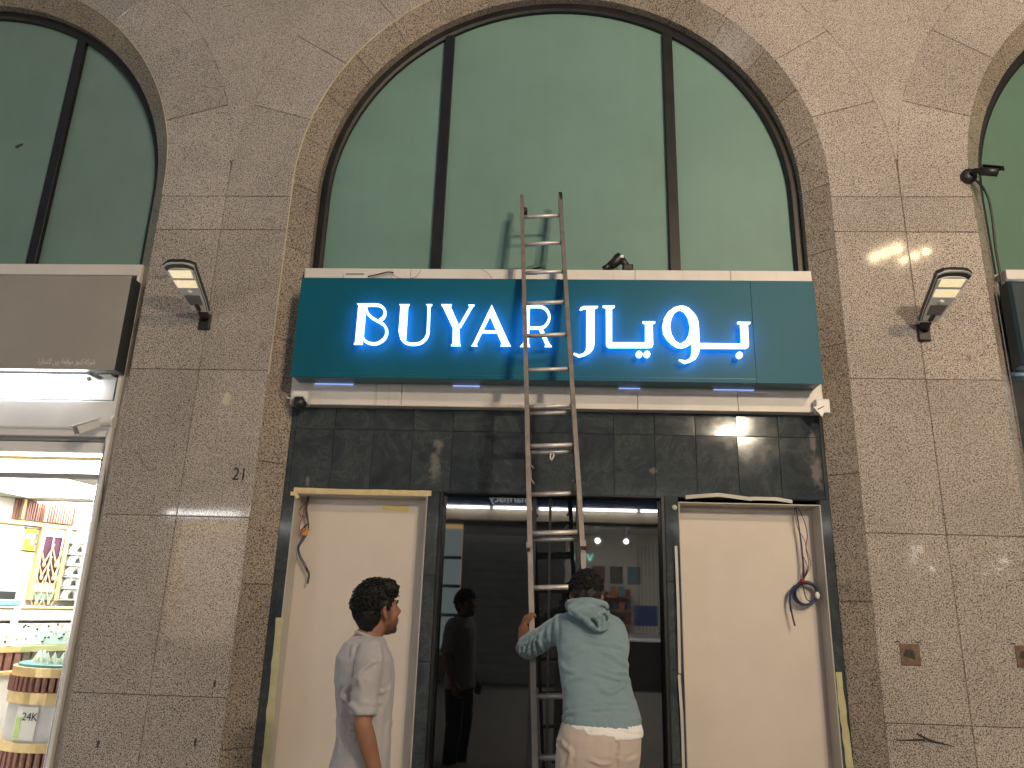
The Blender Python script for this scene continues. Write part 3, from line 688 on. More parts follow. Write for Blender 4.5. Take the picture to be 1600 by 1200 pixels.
# ------------------------------------------------------------------ jewellery shop in the left arch
ls = thing('jewellery_shopfront', 'white metal shop front with taupe panel over the bright jewellery shop', 'shopfront', (-BAY, .1, STEP))
XL = -7.6
zc = lambda y, Y, x=100: at(x, y, Y).z
xj = at(206, 431, -.10).x
zp0, zp1 = at(181, 578, -.10).z, at(206, 431, -.10).z
xw = -BAY+RI+.06
MB().box(XL, at(222, 420, .06).x, .06, .27, zc(430, .06, 200), zc(413, .06, 200), .004).build('ledge', 'white_fascia', ls)
MB().box(XL, xj, -.10, -.095, zp0, zp1, .001).build('sign_panel', 'panel_taupe', ls)
MB().box(XL, xj-.002, -.094, .05, zp0+.004, zp1-.004, .002).build('sign_body', 'dark_side', ls)
try:
    tm = text_mesh('\ufe94\ufedb\ufeae\ufeb7'[::1], .062, 'company_name', .0006)
    words = '\ufe93\ufead\ufe8e\ufea0\ufe98\ufee0\ufedf \ufee6\ufef3\ufead \ufe94\ufecc\ufed7\ufeee\ufee3 \ufeaf\ufeee\ufee8\ufedb \ufe94\ufedb\ufeae\ufeb7'
    tm = text_mesh(words, .062, 'company_name', .0006)
    o = obj('company_name', tm, 'white_plastic', ls); p = at(104, 566, -.1); o.rotation_euler = (R(90), 0, 0); o.location = (p.x, -.1012, p.z-.015)
    wdt = max(v.co.x for v in tm.vertices)-min(v.co.x for v in tm.vertices); o.scale = (.46/max(wdt, .01), 1, 1)
except Exception as e: print('arabic text', e)
MB().box(XL, xw, .14, .2, zc(624, .14), zp0+.1, .003).build('back_panel', 'shop_white', ls)
MB().box(XL, at(178, 640, .06).x, .06, .2, zc(669, .06), zc(624, .06)-.006, .012).build('shutter_box', 'shop_white', ls)
MB().box(XL, xw, .09, .2, zc(681, .09), zc(669, .09)-.003, .004).build('shutter_lip', 'shop_white', ls)
MB().box(XL, xw, .15, .2, zc(689, .15), zc(681, .15)-.002, .002).build('rail', 'grey_steel', ls)
MB().box(XL, xw, .13, .2, zc(707, .13), zc(690, .13)-.002, .004).build('rail', 'shop_white', ls)
MB().box(XL, xw, .17, .2, zc(713, .17), zc(707, .17)-.002, .001).build('light_box', 'box_light', ls)
MB().box(XL, xw, .16, .2, zc(719, .16), zc(713, .16)-.002, .001).build('gold_line', 'gold', ls)
MB().box(XL, xw, .17, .2, zc(739, .17), zc(719, .17)-.002, .001).build('light_box', 'box_light', ls)
zo = zc(747, .14); MB().box(XL, xw, .14, .2, zo, zc(739, .14)-.002, .003).build('rail', 'grey_steel', ls)
xs_ = at(170, 720, .10).x
MB().box(xs_-.055, xw+.0, .08, .22, STEP, zc(430, .08, 200)-.01, .006).build('jamb_post', 'chrome', ls)
MB().box(xw-.012, -BAY+RI+.075, .05, .10, STEP, zc(430, .08, 200)-.01, .004).build('jamb_cover', 'shop_white', ls)
# fluorescent tube under the panel
tl = thing('tube_lamp', 'lit white fluorescent tube fixed under the taupe panel', 'lamp', at(60, 592, 0))
p = at(136, 592, .02)
MB().tube([(XL, .02, p.z), (p.x, .02, p.z)], .022, 10).build('tube', 'tube_light', tl, True)
MB().box(XL, p.x+.03, .0, .14, p.z+.026, p.z+.05, .004).build('batten', 'white_plastic', tl)
MB().tube([(p.x, .02, p.z), (p.x+.025, .02, p.z)], .02, 10).build('end_cap', 'white_plastic', tl)
q = at(168, 586, .06); MB().box(q.x-.05, q.x+.05, .02, .139, q.z-.012, q.z+.03, .006).build('socket', 'white_plastic', tl)
# room
rm = MB(); 
struct(boxo('shop_floor', 'shop_floor', None, -9.5, -3.52, .12, 5.2, STEP+.004, STEP+.012))
struct(boxo('shop_ceiling', 'shop_cream', None, -9.5, -3.45, .21, 5.2, zo+.06, zo+.12))
struct(boxo('shop_wall_back', 'shop_cream', None, -9.5, -3.45, 5.2, 5.3, STEP, zo+.1))
struct(boxo('shop_wall_right', 'shop_cream', None, -3.44, -3.36, .28, 5.3, STEP, zo+.1))
struct(boxo('shop_wall_left', 'shop_cream', None, -9.6, -9.5, .2, 5.3, STEP, zo+.1))
for k, (x, y) in enumerate(((-4.6, 1.1), (-6.2, 1.3), (-5.0, 2.7), (-6.8, 3.0))):
    lp = thing('ceiling_light', 'flat lit ceiling panel in the jewellery shop', 'lamp', (x, y, zo+.05), 'ceiling panels in the jewellery shop')
    MB().box(x-.62, x+.62, y-.62, y+.62, zo+.045, zo+.06, .004).build('frame', 'white_plastic', lp); MB().box(x-.58, x+.58, y-.58, y+.58, zo+.041, zo+.045).build('diffuser', 'ceiling_panel', lp)
# oblique display wall: plane through WP with direction WD
WP = Vector((-5.4, 2.2, 0)); WD = Vector((.44, .90, 0)).normalized(); WN = Vector((WD.y, -WD.x, 0))
wh = lambda px, py, off=0.0: hit(px, py, WP+WN*off, WN)
def wbox(name, mat, parent, px0, py0, px1, py1, off, th, b=.004):
    """upright box on the oblique wall between two photo points"""
    a, c = wh(px0, py0, off), wh(px1, py1, off)
    return wbox3(name, mat, parent, (a-WP).dot(WD), (c-WP).dot(WD), min(a.z, c.z), max(a.z, c.z), off, th, b)
def wbox3(name, mat, parent, s0, s1, z0, z1, off, th, b=.004):
    M = Matrix(((WD.x, -WN.x, 0, WP.x+WN.x*off), (WD.y, -WN.y, 0, WP.y+WN.y*off), (0, 0, 1, 0), (0, 0, 0, 1)))
    return MB().box(min(s0, s1), max(s0, s1), 0, th, z0, z1, b, M).build(name, mat, parent)
sv = lambda px, py: (wh(px, py)-WP).dot(WD)
dw = thing('display_wall', 'cream display wall with brown fluted panels and gold trim', 'wall', WP)
zc1 = zo+.058
wbox3('wall_panel', 'shop_cream', dw, -2.6, 2.6, STEP+.01, zc1, 0, .1)
zg0, zg1 = wh(60, 823).z, wh(60, 816).z
wbox3('gold_trim', 'gold', dw, -2.0, 2.4, zg0, zg1, .05, .05)
wbox3('valance', 'shop_cream', dw, -2.0, 2.4, zg1, zc1-.002, .03, .03)
sA, sB, sC = sv(17, 800), sv(63, 800), sv(113, 800)
for (a, b, off) in ((sA, sB, .06), (sB+.02, sC, .085)):
    n = 12
    for i in range(n):
        u0 = a+(b-a)*i/n; u1 = a+(b-a)*(i+.8)/n
        wbox3('flute', 'wood_brown', dw, u0, u1, zg1+.002, zc1-.004, off+random.uniform(0, .012), .05)
for s_ in (sA+.07, sB+.01, sC): wbox3('gold_bead', 'gold', dw, s_-.014, s_+.014, zg1+.002, zc1-.003, .105, .06)
# necklace showcase
nc = thing('necklace_case', 'gold framed wall case with gold necklaces on dark velvet', 'showcase', wh(70, 880))
zn0, zn1 = wh(60, 938).z, wh(80, 826).z; s0, s1 = sv(53, 880), sv(93, 880)
wbox3('velvet_back', 'velvet', nc, s0, s1, zn0+.18, zn1-.08, .02, .015); wbox3('case_back', 'shop_white', nc, s0, s1, zn0, zn1, .004, .012)
for s_ in (s0, s1): wbox3('gold_post', 'gold', nc, s_-.022, s_+.022, zn0, zn1, .07, .06)
for s_ in (s0+.035, (s0+s1)/2, s1-.035): wbox3('white_rod', 'paper_white', nc, s_-.006, s_+.006, zn0+.18, zn1-.08, .045, .012)
for z in (zn1-.07,): wbox3('shelf_light', 'box_light', nc, s0, s1, z-.012, z, .05, .03)
for c_ in (0, 1):
    sc0 = s0+(s1-s0)*(.27+.47*c_)
    for k in range(5):
        zt2 = zn1-.16-.13*k; wd_ = .075
        for sg in (-1, 1):
            a = WP+WD*(sc0+sg*wd_)+WN*.05; c2 = WP+WD*sc0+WN*.055
            MB().tube([(a.x, a.y, zt2), ((a.x*.4+c2.x*.6), (a.y*.4+c2.y*.6), zt2-.12), (c2.x, c2.y, zt2-.2)], [.006, .008, .011], 5).build('necklace', 'gold', nc)
        c2 = WP+WD*sc0+WN*.055; MB().ell((c2.x, c2.y, zt2-.215), (.018, .018, .028), nu=8, nv=6).build('pendant', 'gold', nc)
wbox3('drawer', 'teal_counter', nc, s0+.03, s1-.03, zn0, zn0+.07, .05, .04); wbox3('drawer', 'grey_marble', nc, s0+.03, s1-.03, zn0+.08, zn0+.17, .05, .04)
# white bangle shelves
bs = thing('bangle_rack', 'white wall shelves of bangle stands beside the necklace case', 'rack', wh(115, 880))
s0, s1 = sv(99, 880), sv(99, 880)+1.5; zb0 = wh(110, 938).z; zb1 = wh(110, 832).z
wbox3('rack_back', 'shop_white', bs, s0, s1, zb0, zb1, .01, .01)
nrow = 6
for r_ in range(nrow):
    z = zb0+(zb1-zb0)*r_/nrow
    wbox3('shelf', 'shop_white', bs, s0, s1, z, z+.012, .14, .13)
    for k in range(7):
        sc0 = s0+.1+.19*k; M = Matrix(((WD.x, -WN.x, 0, 0), (WD.y, -WN.y, 0, 0), (0, 0, 1, 0), (0, 0, 0, 1)))
        c2 = WP+WD*sc0+WN*.08; mb = MB(); pts = [c2+WD*(.07*math.cos(PI*i/8))+Vector((0, 0, z+.02+.10*math.sin(PI*i/8))) for i in range(9)]
        mb.tube(pts, .035, 6, up=tuple(WN)); mb.build('bangle_stand', 'paper_white', bs)
# yellow surveillance notice
yn = thing('camera_notice', 'yellow surveillance camera notice on the cream shop wall', 'notice', wh(47, 843))
wbox('card', 'sign_yellow', yn, 35, 859, 59, 826, .012, .004, .001)
sc0 = sv(47, 842); zz = wh(47, 842).z
wbox3('camera_symbol', 'grey_steel', yn, sc0-.055, sc0+.06, zz+.0, zz+.055, .015, .003, .001); wbox3('camera_symbol', 'grey_steel', yn, sc0+.0, sc0+.03, zz-.06, zz, .015, .003, .001); wbox3('camera_symbol', 'grey_steel', yn, sc0+.02, sc0+.09, zz-.06, zz-.035, .0155, .003, .001)
for k, (dz, hw) in enumerate(((.13, .09), (.105, .09), (-.10, .05), (-.125, .08))): wbox3('print_line', 'digit_black', yn, sc0-hw, sc0+hw, zz+dz-.006, zz+dz+.004, .014, .002, 0)
# wall counter with jewellery trays
ct = thing('wall_counter', 'long glass jewellery counter with gold edges and dotted trays', 'counter', (-5.2, 1.6, STEP))
zt1 = at(70, 947, 1.7).z
wbox3('counter_top', 'grey_marble', ct, -2.2, 1.2, zt1-.14, zt1-.03, .62, .55, .01); wbox3('top_edge', 'gold', ct, -2.2, 1.2, zt1-.028, zt1-.012, .63, .56); wbox3('glass_top', 'clear_glass', ct, -2.2, 1.2, zt1-.01, zt1, .64, .56)
wbox3('tray', 'paper_white', ct, -2.2, .9, zt1-.36, zt1-.16, .60, .5)
for k in range(170):
    s_ = random.uniform(-2.1, .85); z = random.uniform(zt1-.35, zt1-.17); wbox3('ring', 'gold' if k % 3 else 'digit_black', ct, s_-.009, s_+.009, z-.008, z+.008, .606, .006, 0)
for s_ in (-1.35, -.35, .75): wbox3('white_post', 'paper_white', ct, s_-.03, s_+.03, zt1-.36, zt1-.02, .635, .03)
wbox3('gold_rail', 'gold', ct, -2.2, 1.1, zt1-.42, zt1-.36, .63, .5)
for k in range(40): wbox3('flute', 'wood_brown', ct, -2.2+.08*k, -2.2+.08*k+.06, zt1-.58, zt1-.42, .62, .5)
wbox3('gold_rail', 'gold', ct, -2.2, 1.1, zt1-.62, zt1-.58, .63, .5); wbox3('counter_body', 'shop_cream', ct, -2.2, 1.1, STEP+.012, zt1-.62, .6, .5)
lt = thing('laptop', 'dark open laptop on the wall counter', 'laptop', wh(15, 925, .3))
wbox('screen', 'black_plastic', lt, -12, 936, 26, 924, .35, .012); wbox('keyboard', 'teal_counter', lt, -14, 946, 33, 938, .40, .2)
# round front counter
RCX, RCY = -4.13, 1.35; RR = .50
rc = thing('round_counter', 'round glass jewellery counter with gold bands and plum fluting', 'counter', (RCX, RCY, STEP))
pc = lambda y: at(60, y, RCY-RR*.75).z
def drum(name, mat, z0, z1, r, par=rc, n=48, sm=True): return MB().tube([(RCX, RCY, z0), (RCX, RCY, z1)], r, n, up=(1, 0, 0)).build(name, mat, par, False)
za, zb_, zc_, zd, ze, zf, zg, zh = pc(990), pc(1042), pc(1056), pc(1080), pc(1098), pc(1158), pc(1172), STEP+.012
drum('counter_deck', 'teal_counter', zb_, zb_+.02, RR*.93); drum('gold_band', 'gold', zc_, zb_, RR)
drum('gold_band', 'gold', ze, zd, RR); drum('marble_drum', 'grey_marble', zf, ze, RR-.02); drum('gold_band', 'gold', zg, zf, RR+.015)
for (z0, z1, r_) in ((zd, zc_, RR-.01), (zh, zg, RR)):
    drum('plum_core', 'velvet', z0, z1, r_-.02)
    for k in range(54):
        a = 2*PI*k/54; c2 = Vector((RCX+math.cos(a)*r_, RCY+math.sin(a)*r_, 0))
        MB().tube([(c2.x, c2.y, z0), (c2.x, c2.y, z1)], .022, 6).build('flute', 'wood_brown', rc)
gl = MB(); n = 40
for (r0, r1, z0, z1) in ((RR*.94, RR*.92, zb_+.001, za),):
    gl.ring_loft([[Vector((RCX+r*math.cos(2*PI*i/n), RCY+r*math.sin(2*PI*i/n), z)) for i in range(n)] for r, z in ((r0, z0), (r0, z1), (r1, z1), (r1, z0))], False)
gl.build('glass_wall', 'clear_glass', rc); drum('glass_lid', 'clear_glass', za+.001, za+.012, RR*.95)
for k in range(11):
    a = R(185)+R(130)*k/10; c2 = Vector((RCX+.34*math.cos(a), RCY+.34*math.sin(a), zb_+.02))
    mb = MB(); mb.add([c2+Vector((-.035, -.02, 0)), c2+Vector((.035, -.02, 0)), c2+Vector((.035, .04, 0)), c2+Vector((-.035, .04, 0)), c2+Vector((0, .02, .1))], [(0, 1, 2, 3), (0, 1, 4), (1, 2, 4), (2, 3, 4), (3, 0, 4)])
    o = tag(mb.build('pendant_stand', 'shop_cream', None), 'small cream pendant stand inside the round glass counter', 'display stand', 'pendant stands in the round counter')
    MB().tube([c2+Vector((-.012, -.022, .02)), c2+Vector((0, -.008, .05)), c2+Vector((.012, -.022, .02))], .006, 5).build('gold_chain', 'gold', o)
pa = at(44, 1108, RCY-RR*.95)
ang = math.atan2(-.86, -.12)
nt_ = thing('price_notice', 'white paper notice reading 24K taped to the round counter', 'notice', (pa.x, pa.y, zf))
V = []; F = []; n = 8
for i in range(n+1):
    a = ang-R(14)+R(24)*i/n; 
    for z in (zf+.02, ze-.02): V.append((RCX+(RR-.014)*math.cos(a), RCY+(RR-.014)*math.sin(a), z)); V.append((RCX+(RR-.012)*math.cos(a), RCY+(RR-.012)*math.sin(a), z))
for i in range(n): F += [(4*i+1, 4*i+5, 4*i+7, 4*i+3), (4*i, 4*i+2, 4*i+6, 4*i+4)]
MB().add(V, F).build('paper', 'paper_white', nt_)
tm = text_mesh('24K', .085, 'notice_text', .0008); a = ang+R(3); o = obj('notice_text', tm, 'digit_black', nt_)
o.rotation_euler = (R(90), 0, a+R(90)); o.matrix_parent_inverse = Matrix.Translation(-nt_.location); o.location = (RCX+(RR-.006)*math.cos(a), RCY+(RR-.006)*math.sin(a), ze-.12)
a = ang-R(9); c2 = Vector((RCX+(RR-.008)*math.cos(a), RCY+(RR-.008)*math.sin(a), zf+.1)); MB().box(-.025, .025, -.002, .004, -.07, .09, 0, Matrix.Translation(c2) @ Matrix.Rotation(a+R(90), 4, 'Z')).build('green_print', 'paper_green', nt_)

# ------------------------------------------------------------------ sliver of the shop in the right arch
rs = thing('right_shopfront', 'white lit shop front edge with dark teal sign beside the right pillar', 'shopfront', (BAY, .1, STEP))
xe = at(1572, 425, .06).x
MB().box(xe, 7.4, .06, .27, at(1585, 436, .06).z, at(1585, 421, .06).z, .004).build('ledge', 'white_fascia', rs)
xq = at(1577, 445, -.1).x; MB().box(xq, 7.4, -.1, .05, at(1596, 570, -.1).z, at(1590, 438, -.1).z, .02).build('sign_body', 'sign_dark', rs)
MB().box(BAY-RI-.05, BAY-RI+.10, .10, .24, STEP, at(1585, 436, .06).z-.004, .006).build('jamb_post', 'chrome', rs)
MB().box(BAY-RI+.10, 7.4, .16, .24, 2.5, at(1585, 436, .06).z-.01, .004).build('back_panel', 'shop_white', rs)
MB().box(BAY-RI+.12, 7.2, .07, .10, at(1598, 600, .05).z, at(1598, 600, .05).z+.03, .004).build('tube', 'tube_light', rs)

for k in range(24):                           # closed roller shutter of the right shop
    MB().box(BAY-RI+.10, 7.4, .19, .215, STEP+.01+.098*k, STEP+.10+.098*k, .006).build('shutter_slat', 'shop_white', rs)
MB().box(BAY-RI+.02, 7.5, .225, .26, STEP, 4.3).build('shutter_backing', 'grey_steel', rs)
# ------------------------------------------------------------------ lamps and cameras on the pillars
def solar_lamp(p, label):
    t = thing('solar_lamp', label, 'lamp', (p.x, 0, p.z), 'solar lamps on the pillars')
    b = R(23); U = Vector((0, -math.cos(b), math.sin(b))); W = Vector((0, math.sin(b), math.cos(b))); X = Vector((1, 0, 0)); O = Vector((p.x, -.02, p.z+.03))
    def pl(u, v, w): return O+U*u+X*v+W*w
    prof = [(.08, .062), (.20, .082), (.30, .092), (.565, .122), (.59, .085), (.60, .045)]
    out = prof+[(u, -v) for u, v in prof[::-1]]
    def plate(name, mat, sc, w0, w1, par, du=0.0):
        r0 = [pl(.35+(u-.35)*sc+du, v*sc, w0) for u, v in out]; r1 = [pl(.35+(u-.35)*sc+du, v*sc, w1) for u, v in out]
        return MB().ring_loft([r0, r1]).build(name, mat, par)
    r = [[pl(.35+(u-.35)*s_, v*s_, w_) for u, v in out] for s_, w_ in ((.985, .0), (1.0, .008), (1.0, .03), (.9, .055))]
    cs = MB().ring_loft(r).build('casing', 'black_plastic', t)
    plate('rim', 'lamp_silver', .985, -.006, .0, t)
    plate('groove', 'black_plastic', .93, -.0075, -.006, t, .0)
    plate('under_plate', 'lamp_silver', .86, -.018, -.0075, t, -.018)
    for (u0, u1) in ((.455, .53), (.355, .43)):
        MB().add([pl(u, v, w_) for w_ in (-.0205, -.018) for u, v in ((u0, -.078), (u1, -.084), (u1, .084), (u0, .078))], [(0, 1, 2, 3), (7, 6, 5, 4), (0, 4, 5, 1), (1, 5, 6, 2), (2, 6, 7, 3), (3, 7, 4, 0)]).build('led_panel', 'led_array', t)
    MB().ell(pl(.31, 0, -.018), (.022, .022, .016), nu=12, nv=8).build('sensor', 'white_plastic', t, True)
    MB().add([pl(u, v, w_) for w_ in (-.020, -.017) for u, v in ((.17, -.052), (.275, -.062), (.275, .062), (.17, .052))], [(0, 1, 2, 3), (7, 6, 5, 4), (0, 4, 5, 1), (1, 5, 6, 2), (2, 6, 7, 3), (3, 7, 4, 0)]).build('lower_cover', 'shutter_grey', t)
    MB().tube([O+Vector((0, -.0, .0)), pl(.05, 0, .016), pl(.18, 0, .02)], [.038, .04, .045], 10).build('arm', 'black_plastic', t, True)
    MB().tube([pl(.105, -.05, -.012), pl(.105, .05, -.012)], .011, 8).build('hinge_bolt', 'chrome', t)
    MB().box(p.x-.045, p.x+.045, -.03, .002, p.z-.06, p.z+.07, .006).build('wall_bracket', 'black_plastic', t)
solar_lamp(at(321, 505, 0), 'grey solar street lamp with black casing above the number 21')
solar_lamp(at(1442, 522, 0), 'grey solar street lamp with black casing beside the sign end on tan pillar')
# white bullet camera at the jewellery shop
wc = thing('bullet_camera', 'white bullet security camera on the jewellery shop jamb', 'camera', at(180, 662, .05))
K = lambda x, y, Y=-.06: at(100+x/16, 630+y/16, Y)
a, b = K(840, 510, -.02), K(300, 670, -.15)
d = (b-a).normalized(); s_ = d.cross(Vector((0, 0, 1))).normalized(); u_ = s_.cross(d)
M = Matrix(((d.x, s_.x, u_.x, a.x), (d.y, s_.y, u_.y, a.y), (d.z, s_.z, u_.z, a.z), (0, 0, 0, 1))); L = (b-a).length
MB().box(-.0, L, -.035, .035, -.035, .032, .008, M).build('body', 'white_plastic', wc); MB().box(-.02, L+.03, -.043, .043, .034, .040, .003, M).build('sun_shade', 'white_plastic', wc)
MB().box(L, L+.004, -.03, .03, -.03, .028, .001, M).build('lens_window', 'black_plastic', wc)
MB().tube([a, K(920, 520, .0), K(1190, 500, .06)], [.03, .018, .018], 10).build('arm', 'white_plastic', wc, True)
a = K(1250, 480, .07); MB().tube([a+Vector((-.01, 0, 0)), a+Vector((.012, 0, 0))], .05, 14).build('base', 'white_plastic', wc)
wire('cable', 'wire_black', [(171, 672), (168, 700), (162, 760), (150, 850), (148, 880)], .004, 'thin black cable down the jewellery shop jamb', Y=.07)
# black camera high on the right pillar
bc = thing('bullet_camera', 'black bullet security camera high on the tan right pillar', 'camera', at(1512, 277, 0))
a = at(1512, 277, 0); a.y = 0
MB().tube([a, a+Vector((0, -.03, 0)), a+Vector((0, -.055, 0))], [.062, .062, .045], 16).build('base', 'black_plastic', bc, True)
j = at(1522, 266, -.1); e = at(1566, 270, -.2)
MB().tube([a+Vector((0, -.05, 0)), j], .016, 8).build('arm', 'black_plastic', bc, True)
d = (e-j); MB().tube([j, j+d*.2, j+d*.21, j+d*.85], [.018, .022, .034, .034], 12).build('body', 'black_plastic', bc, True)
dn = d.normalized(); s_ = dn.cross(Vector((0, 0, 1))).normalized(); u_ = s_.cross(dn); M = Matrix(((dn.x, s_.x, u_.x, j.x), (dn.y, s_.y, u_.y, j.y), (dn.z, s_.z, u_.z, j.z), (0, 0, 0, 1)))
MB().box(.05, d.length, -.036, .036, .034, .042, .003, M).build('sun_shade', 'black_plastic', bc); MB().box(.10, .15, -.037, -.034, -.01, .014, .001, M).build('label_print', 'plaster_patch', bc)
wire('cable', 'wire_black', [(1524, 281, -.06), (1535, 292, -.03), (1545, 312, .0), (1551, 345, .03), (1556, 390, .06), (1563, 430, .08), (1569, 470, .09)], .009, 'dark cable from the black camera down the arch edge')
for o in (bpy.data.objects['cable'],): pass

# ------------------------------------------------------------------ extension ladder
ld = thing('extension_ladder', 'worn aluminium extension ladder leaning on the lit sign', 'ladder', (.10, -1.3, STEP))
TH = R(73)
xcz = lambda z: -.12+(4.88-z)*.0535
dn = Vector((.0535*math.sin(TH), -math.cos(TH), -math.sin(TH))).normalized()
sd = Vector((1, 0, .0535)).normalized(); sd = (sd-dn*sd.dot(dn)).normalized(); nm = dn.cross(sd).normalized()
if nm.y > 0: nm = -nm                         # towards the climber
def section(O, u0, u1, rungs, half, tagn, tilt=0):
    for s_ in (-1, 1):
        M = Matrix(((sd.x, nm.x, dn.x, 0), (sd.y, nm.y, dn.y, 0), (sd.z, nm.z, dn.z, 0), (0, 0, 0, 1))); M.translation = O+sd*(s_*half)
        mb = MB(); w0, w1 = (-.006, .006)
        mb.box(-.004, .004, -.036, .036, u0, u1, .001, M)
        i0, i1 = sorted((-.003*s_, -s_*.027))
        mb.box(i0, i1, .029, .036, u0+.0005, u1-.0005, .001, M); mb.box(i0, i1, -.036, -.029, u0+.0005, u1-.0005, .001, M)
        mb.build('rail', 'aluminium_rail', ld)
    for u in rungs:
        c2 = O+dn*u
        MB().tube([c2-sd*(half+.002), c2+sd*(half+.002)], .0155, 12).build('rung', 'aluminium_rung', ld, True)
O1 = Vector((xcz(4.68), -.02, 4.68)); SP = .305
section(O1, -.23, 2.85, [SP*k for k in range(10) if k != 8], .170, 'fly')
O2 = Vector((xcz(2.90), -.50, 2.90)); O2 = O2
uend = (2.90-STEP)/-dn.z
section(O2, -.17, uend, [SP*k for k in range(9)], .172, 'base')
for s_ in (-1, 1):
    c2 = O2+dn*uend+sd*(s_*.172); MB().box(c2.x-.022, c2.x+.022, c2.y-.045, c2.y+.045, STEP, STEP+.05, .006).build('rubber_foot', 'black_plastic', ld)
c2 = O1+dn*(-.19)+sd*.165; M = Matrix(((sd.x, nm.x, dn.x, 0), (sd.y, nm.y, dn.y, 0), (sd.z, nm.z, dn.z, 0), (0, 0, 0, 1))); M.translation = c2
MB().box(-.018, .012, -.036, .036, -.05, .05, .004, M).build('rail_cap', 'black_plastic', ld)
c2 = O1+dn*(-.06)-sd*.14; MB().tube([c2-nm*.02, c2+nm*.03], .024, 10).build('roller', 'black_plastic', ld, True)
MB().tube([O1-sd*.168+dn*(-.06), c2], .008, 6).build('roller_pin', 'black_plastic', ld)
c2 = O2+dn*(SP)+nm*.02; MB().tube([c2+dn*.01, c2+dn*.035+sd*.012, c2+dn*.06, c2+dn*.075-sd*.004, c2+dn*.055-sd*.014, c2+dn*.03-sd*.012, c2+dn*.01], .007, 6).build('pulley_hook', 'aluminium_rung', ld, True)
for s_ in (-1, 1):
    for k, uu in enumerate((1.94, 2.05)):
        c2 = O1+dn*(uu+.25)+sd*(s_*.145)+nm*-.02
        MB().tube([c2, c2+dn*.07, c2+dn*.10-sd*(s_*.02)], .009 if k else .006, 6).build('rung_lock', 'aluminium_rail', ld, True)
for s_ in (-1, 1):
    c2 = O1+dn*2.83+sd*(s_*.17); M.translation = c2; MB().box(-.012, .012, -.045, .035, -.02, .02, .003, M).build('guide_bracket', 'aluminium_rail', ld)

# ------------------------------------------------------------------ the street side behind the camera (seen in the glass)
YO = -9.0
ob = thing('opposite_building', 'stone building across the street with pharmacy sign and lit shops', 'building', (0, YO, 0))
for (x0, x1, z0, z1) in ((-16, 16, 4.3, 9.6), (-16, -13.2, 0, 4.3), (-9.5, -7.4, 0, 4.3), (-13.2, -9.5, 3.0, 4.3), (-13.2, -9.5, 0, .6), (-5.9, -2.25, 0, 4.3), (2.35, 6.0, 0, 4.3), (9.4, 16, 0, 4.3), (-2.25, 2.35, 3.0, 4.3), (-1.72, .25, 0, 3.0), (.25, 2.35, 0, .86), (-7.4, -5.9, 3.0, 4.3), (6.0, 9.4, 3.2, 4.3), (-7.4, -5.9, 0, .7), (-2.25, -1.72, 0, .5)):
    MB().box(x0, x1, YO-.4, YO, z0, z1).build('wall', 'opposite_stone', ob)
MB().box(-2.4, 2.4, YO-.0, YO+.12, 3.34, 4.4, .01).build('navy_fascia', 'navy_sign', ob)
MB().box(-7.6, -5.7, YO, YO+.12, 3.30, 4.2, .01).build('navy_fascia', 'navy_sign', ob)
MB().box(-2.2, 2.2, YO, YO+.06, 3.06, 3.26, .005).build('beige_band', 'beige_band', ob)
tm = text_mesh('pharmacy', .22, 'pharmacy_text', .006); o = obj('pharmacy_text', tm, 'letter_face', ob); o.rotation_euler = (R(90), 0, R(180)); o.location = (-.78, YO+.128, 3.415)
for (a, b) in ((-2.1, -1.2), (-1.12, -.3), (-.2, .5), (.55, 1.65), (1.72, 2.1)):
    MB().tube([(a, YO+.17, 3.30), (b, YO+.17, 3.30)], .022, 8).build('strip_lamp', 'strip_light', ob)
for (a, b) in ((-7.45, -6.0), (-5.8, -4.3), (-4.2, -2.5), (2.5, 3.9), (4.0, 5.6), (-11.5, -9.5), (10, 12)): MB().tube([(a, YO+.17, 3.16), (b, YO+.17, 3.16)], .02, 8).build('strip_lamp', 'strip_light', ob)  # first run reflects in the left pillar; the others are added for fill light
for k in range(16): MB().box(-1.70, .22, YO+.002, YO+.03, .05+.17*k, .05+.17*k+.167, .003).build('shutter_slat', 'shutter_light', ob)
emit('window_warm', (1., .70, .48), 1.5); emit('window_cool', (.62, .80, .80), 1.1); emit('window_fill', (1., .96, .9), 6.0); emit('shop_spot', (1., .96, .88), 60.); emit('sign_cyan', (.3, .95, .9), 5.); emit('flood_face', (1., .75, .42), 60.)
MB().box(-7.3, -6.0, YO-.3, YO-.28, .8, 2.9).build('lit_window', 'window_warm', ob); MB().box(-2.2, -1.76, YO-.3, YO-.28, .6, 2.9).build('lit_window', 'window_cool', ob)
MB().box(-13.2, -9.5, YO-.38, YO-.36, .6, 3.0).build('lit_window', 'window_fill', ob)  # added glowing panel, never in view, to fill the left side with light
for z in (1.2, 1.75, 2.3): MB().box(-2.2, -1.76, YO-.27, YO-.2, z, z+.06).build('shelf', 'shutter_grey', ob)
sh = thing('opposite_shop', 'bright shop interior across the street with shelves and spotlights', 'shop interior', (1.3, YO-2, .86))
MB().box(.2, 2.6, YO-3.6, YO-3.5, .8, 3.1).build('back_wall', 'shop_cream', sh); MB().box(.1, .2, YO-3.6, YO-.4, .8, 3.1).build('side_wall', 'grey_steel', sh); MB().box(2.6, 2.7, YO-3.6, YO-.4, .8, 3.1).build('side_wall', 'shop_cream', sh)
MB().box(.1, 2.7, YO-3.6, YO-.4, 3.1, 3.2).build('ceiling', 'shop_cream', sh); MB().box(.1, 2.7, YO-3.6, YO-.4, .8, .86).build('floor', 'shutter_light', sh)
MB().box(.4, 2.5, YO-.75, YO-.45, 3.08, 3.09).build('hidden_fill_lamp', 'opp_light', sh)  # unseen panel added behind the lintel to brighten the interior
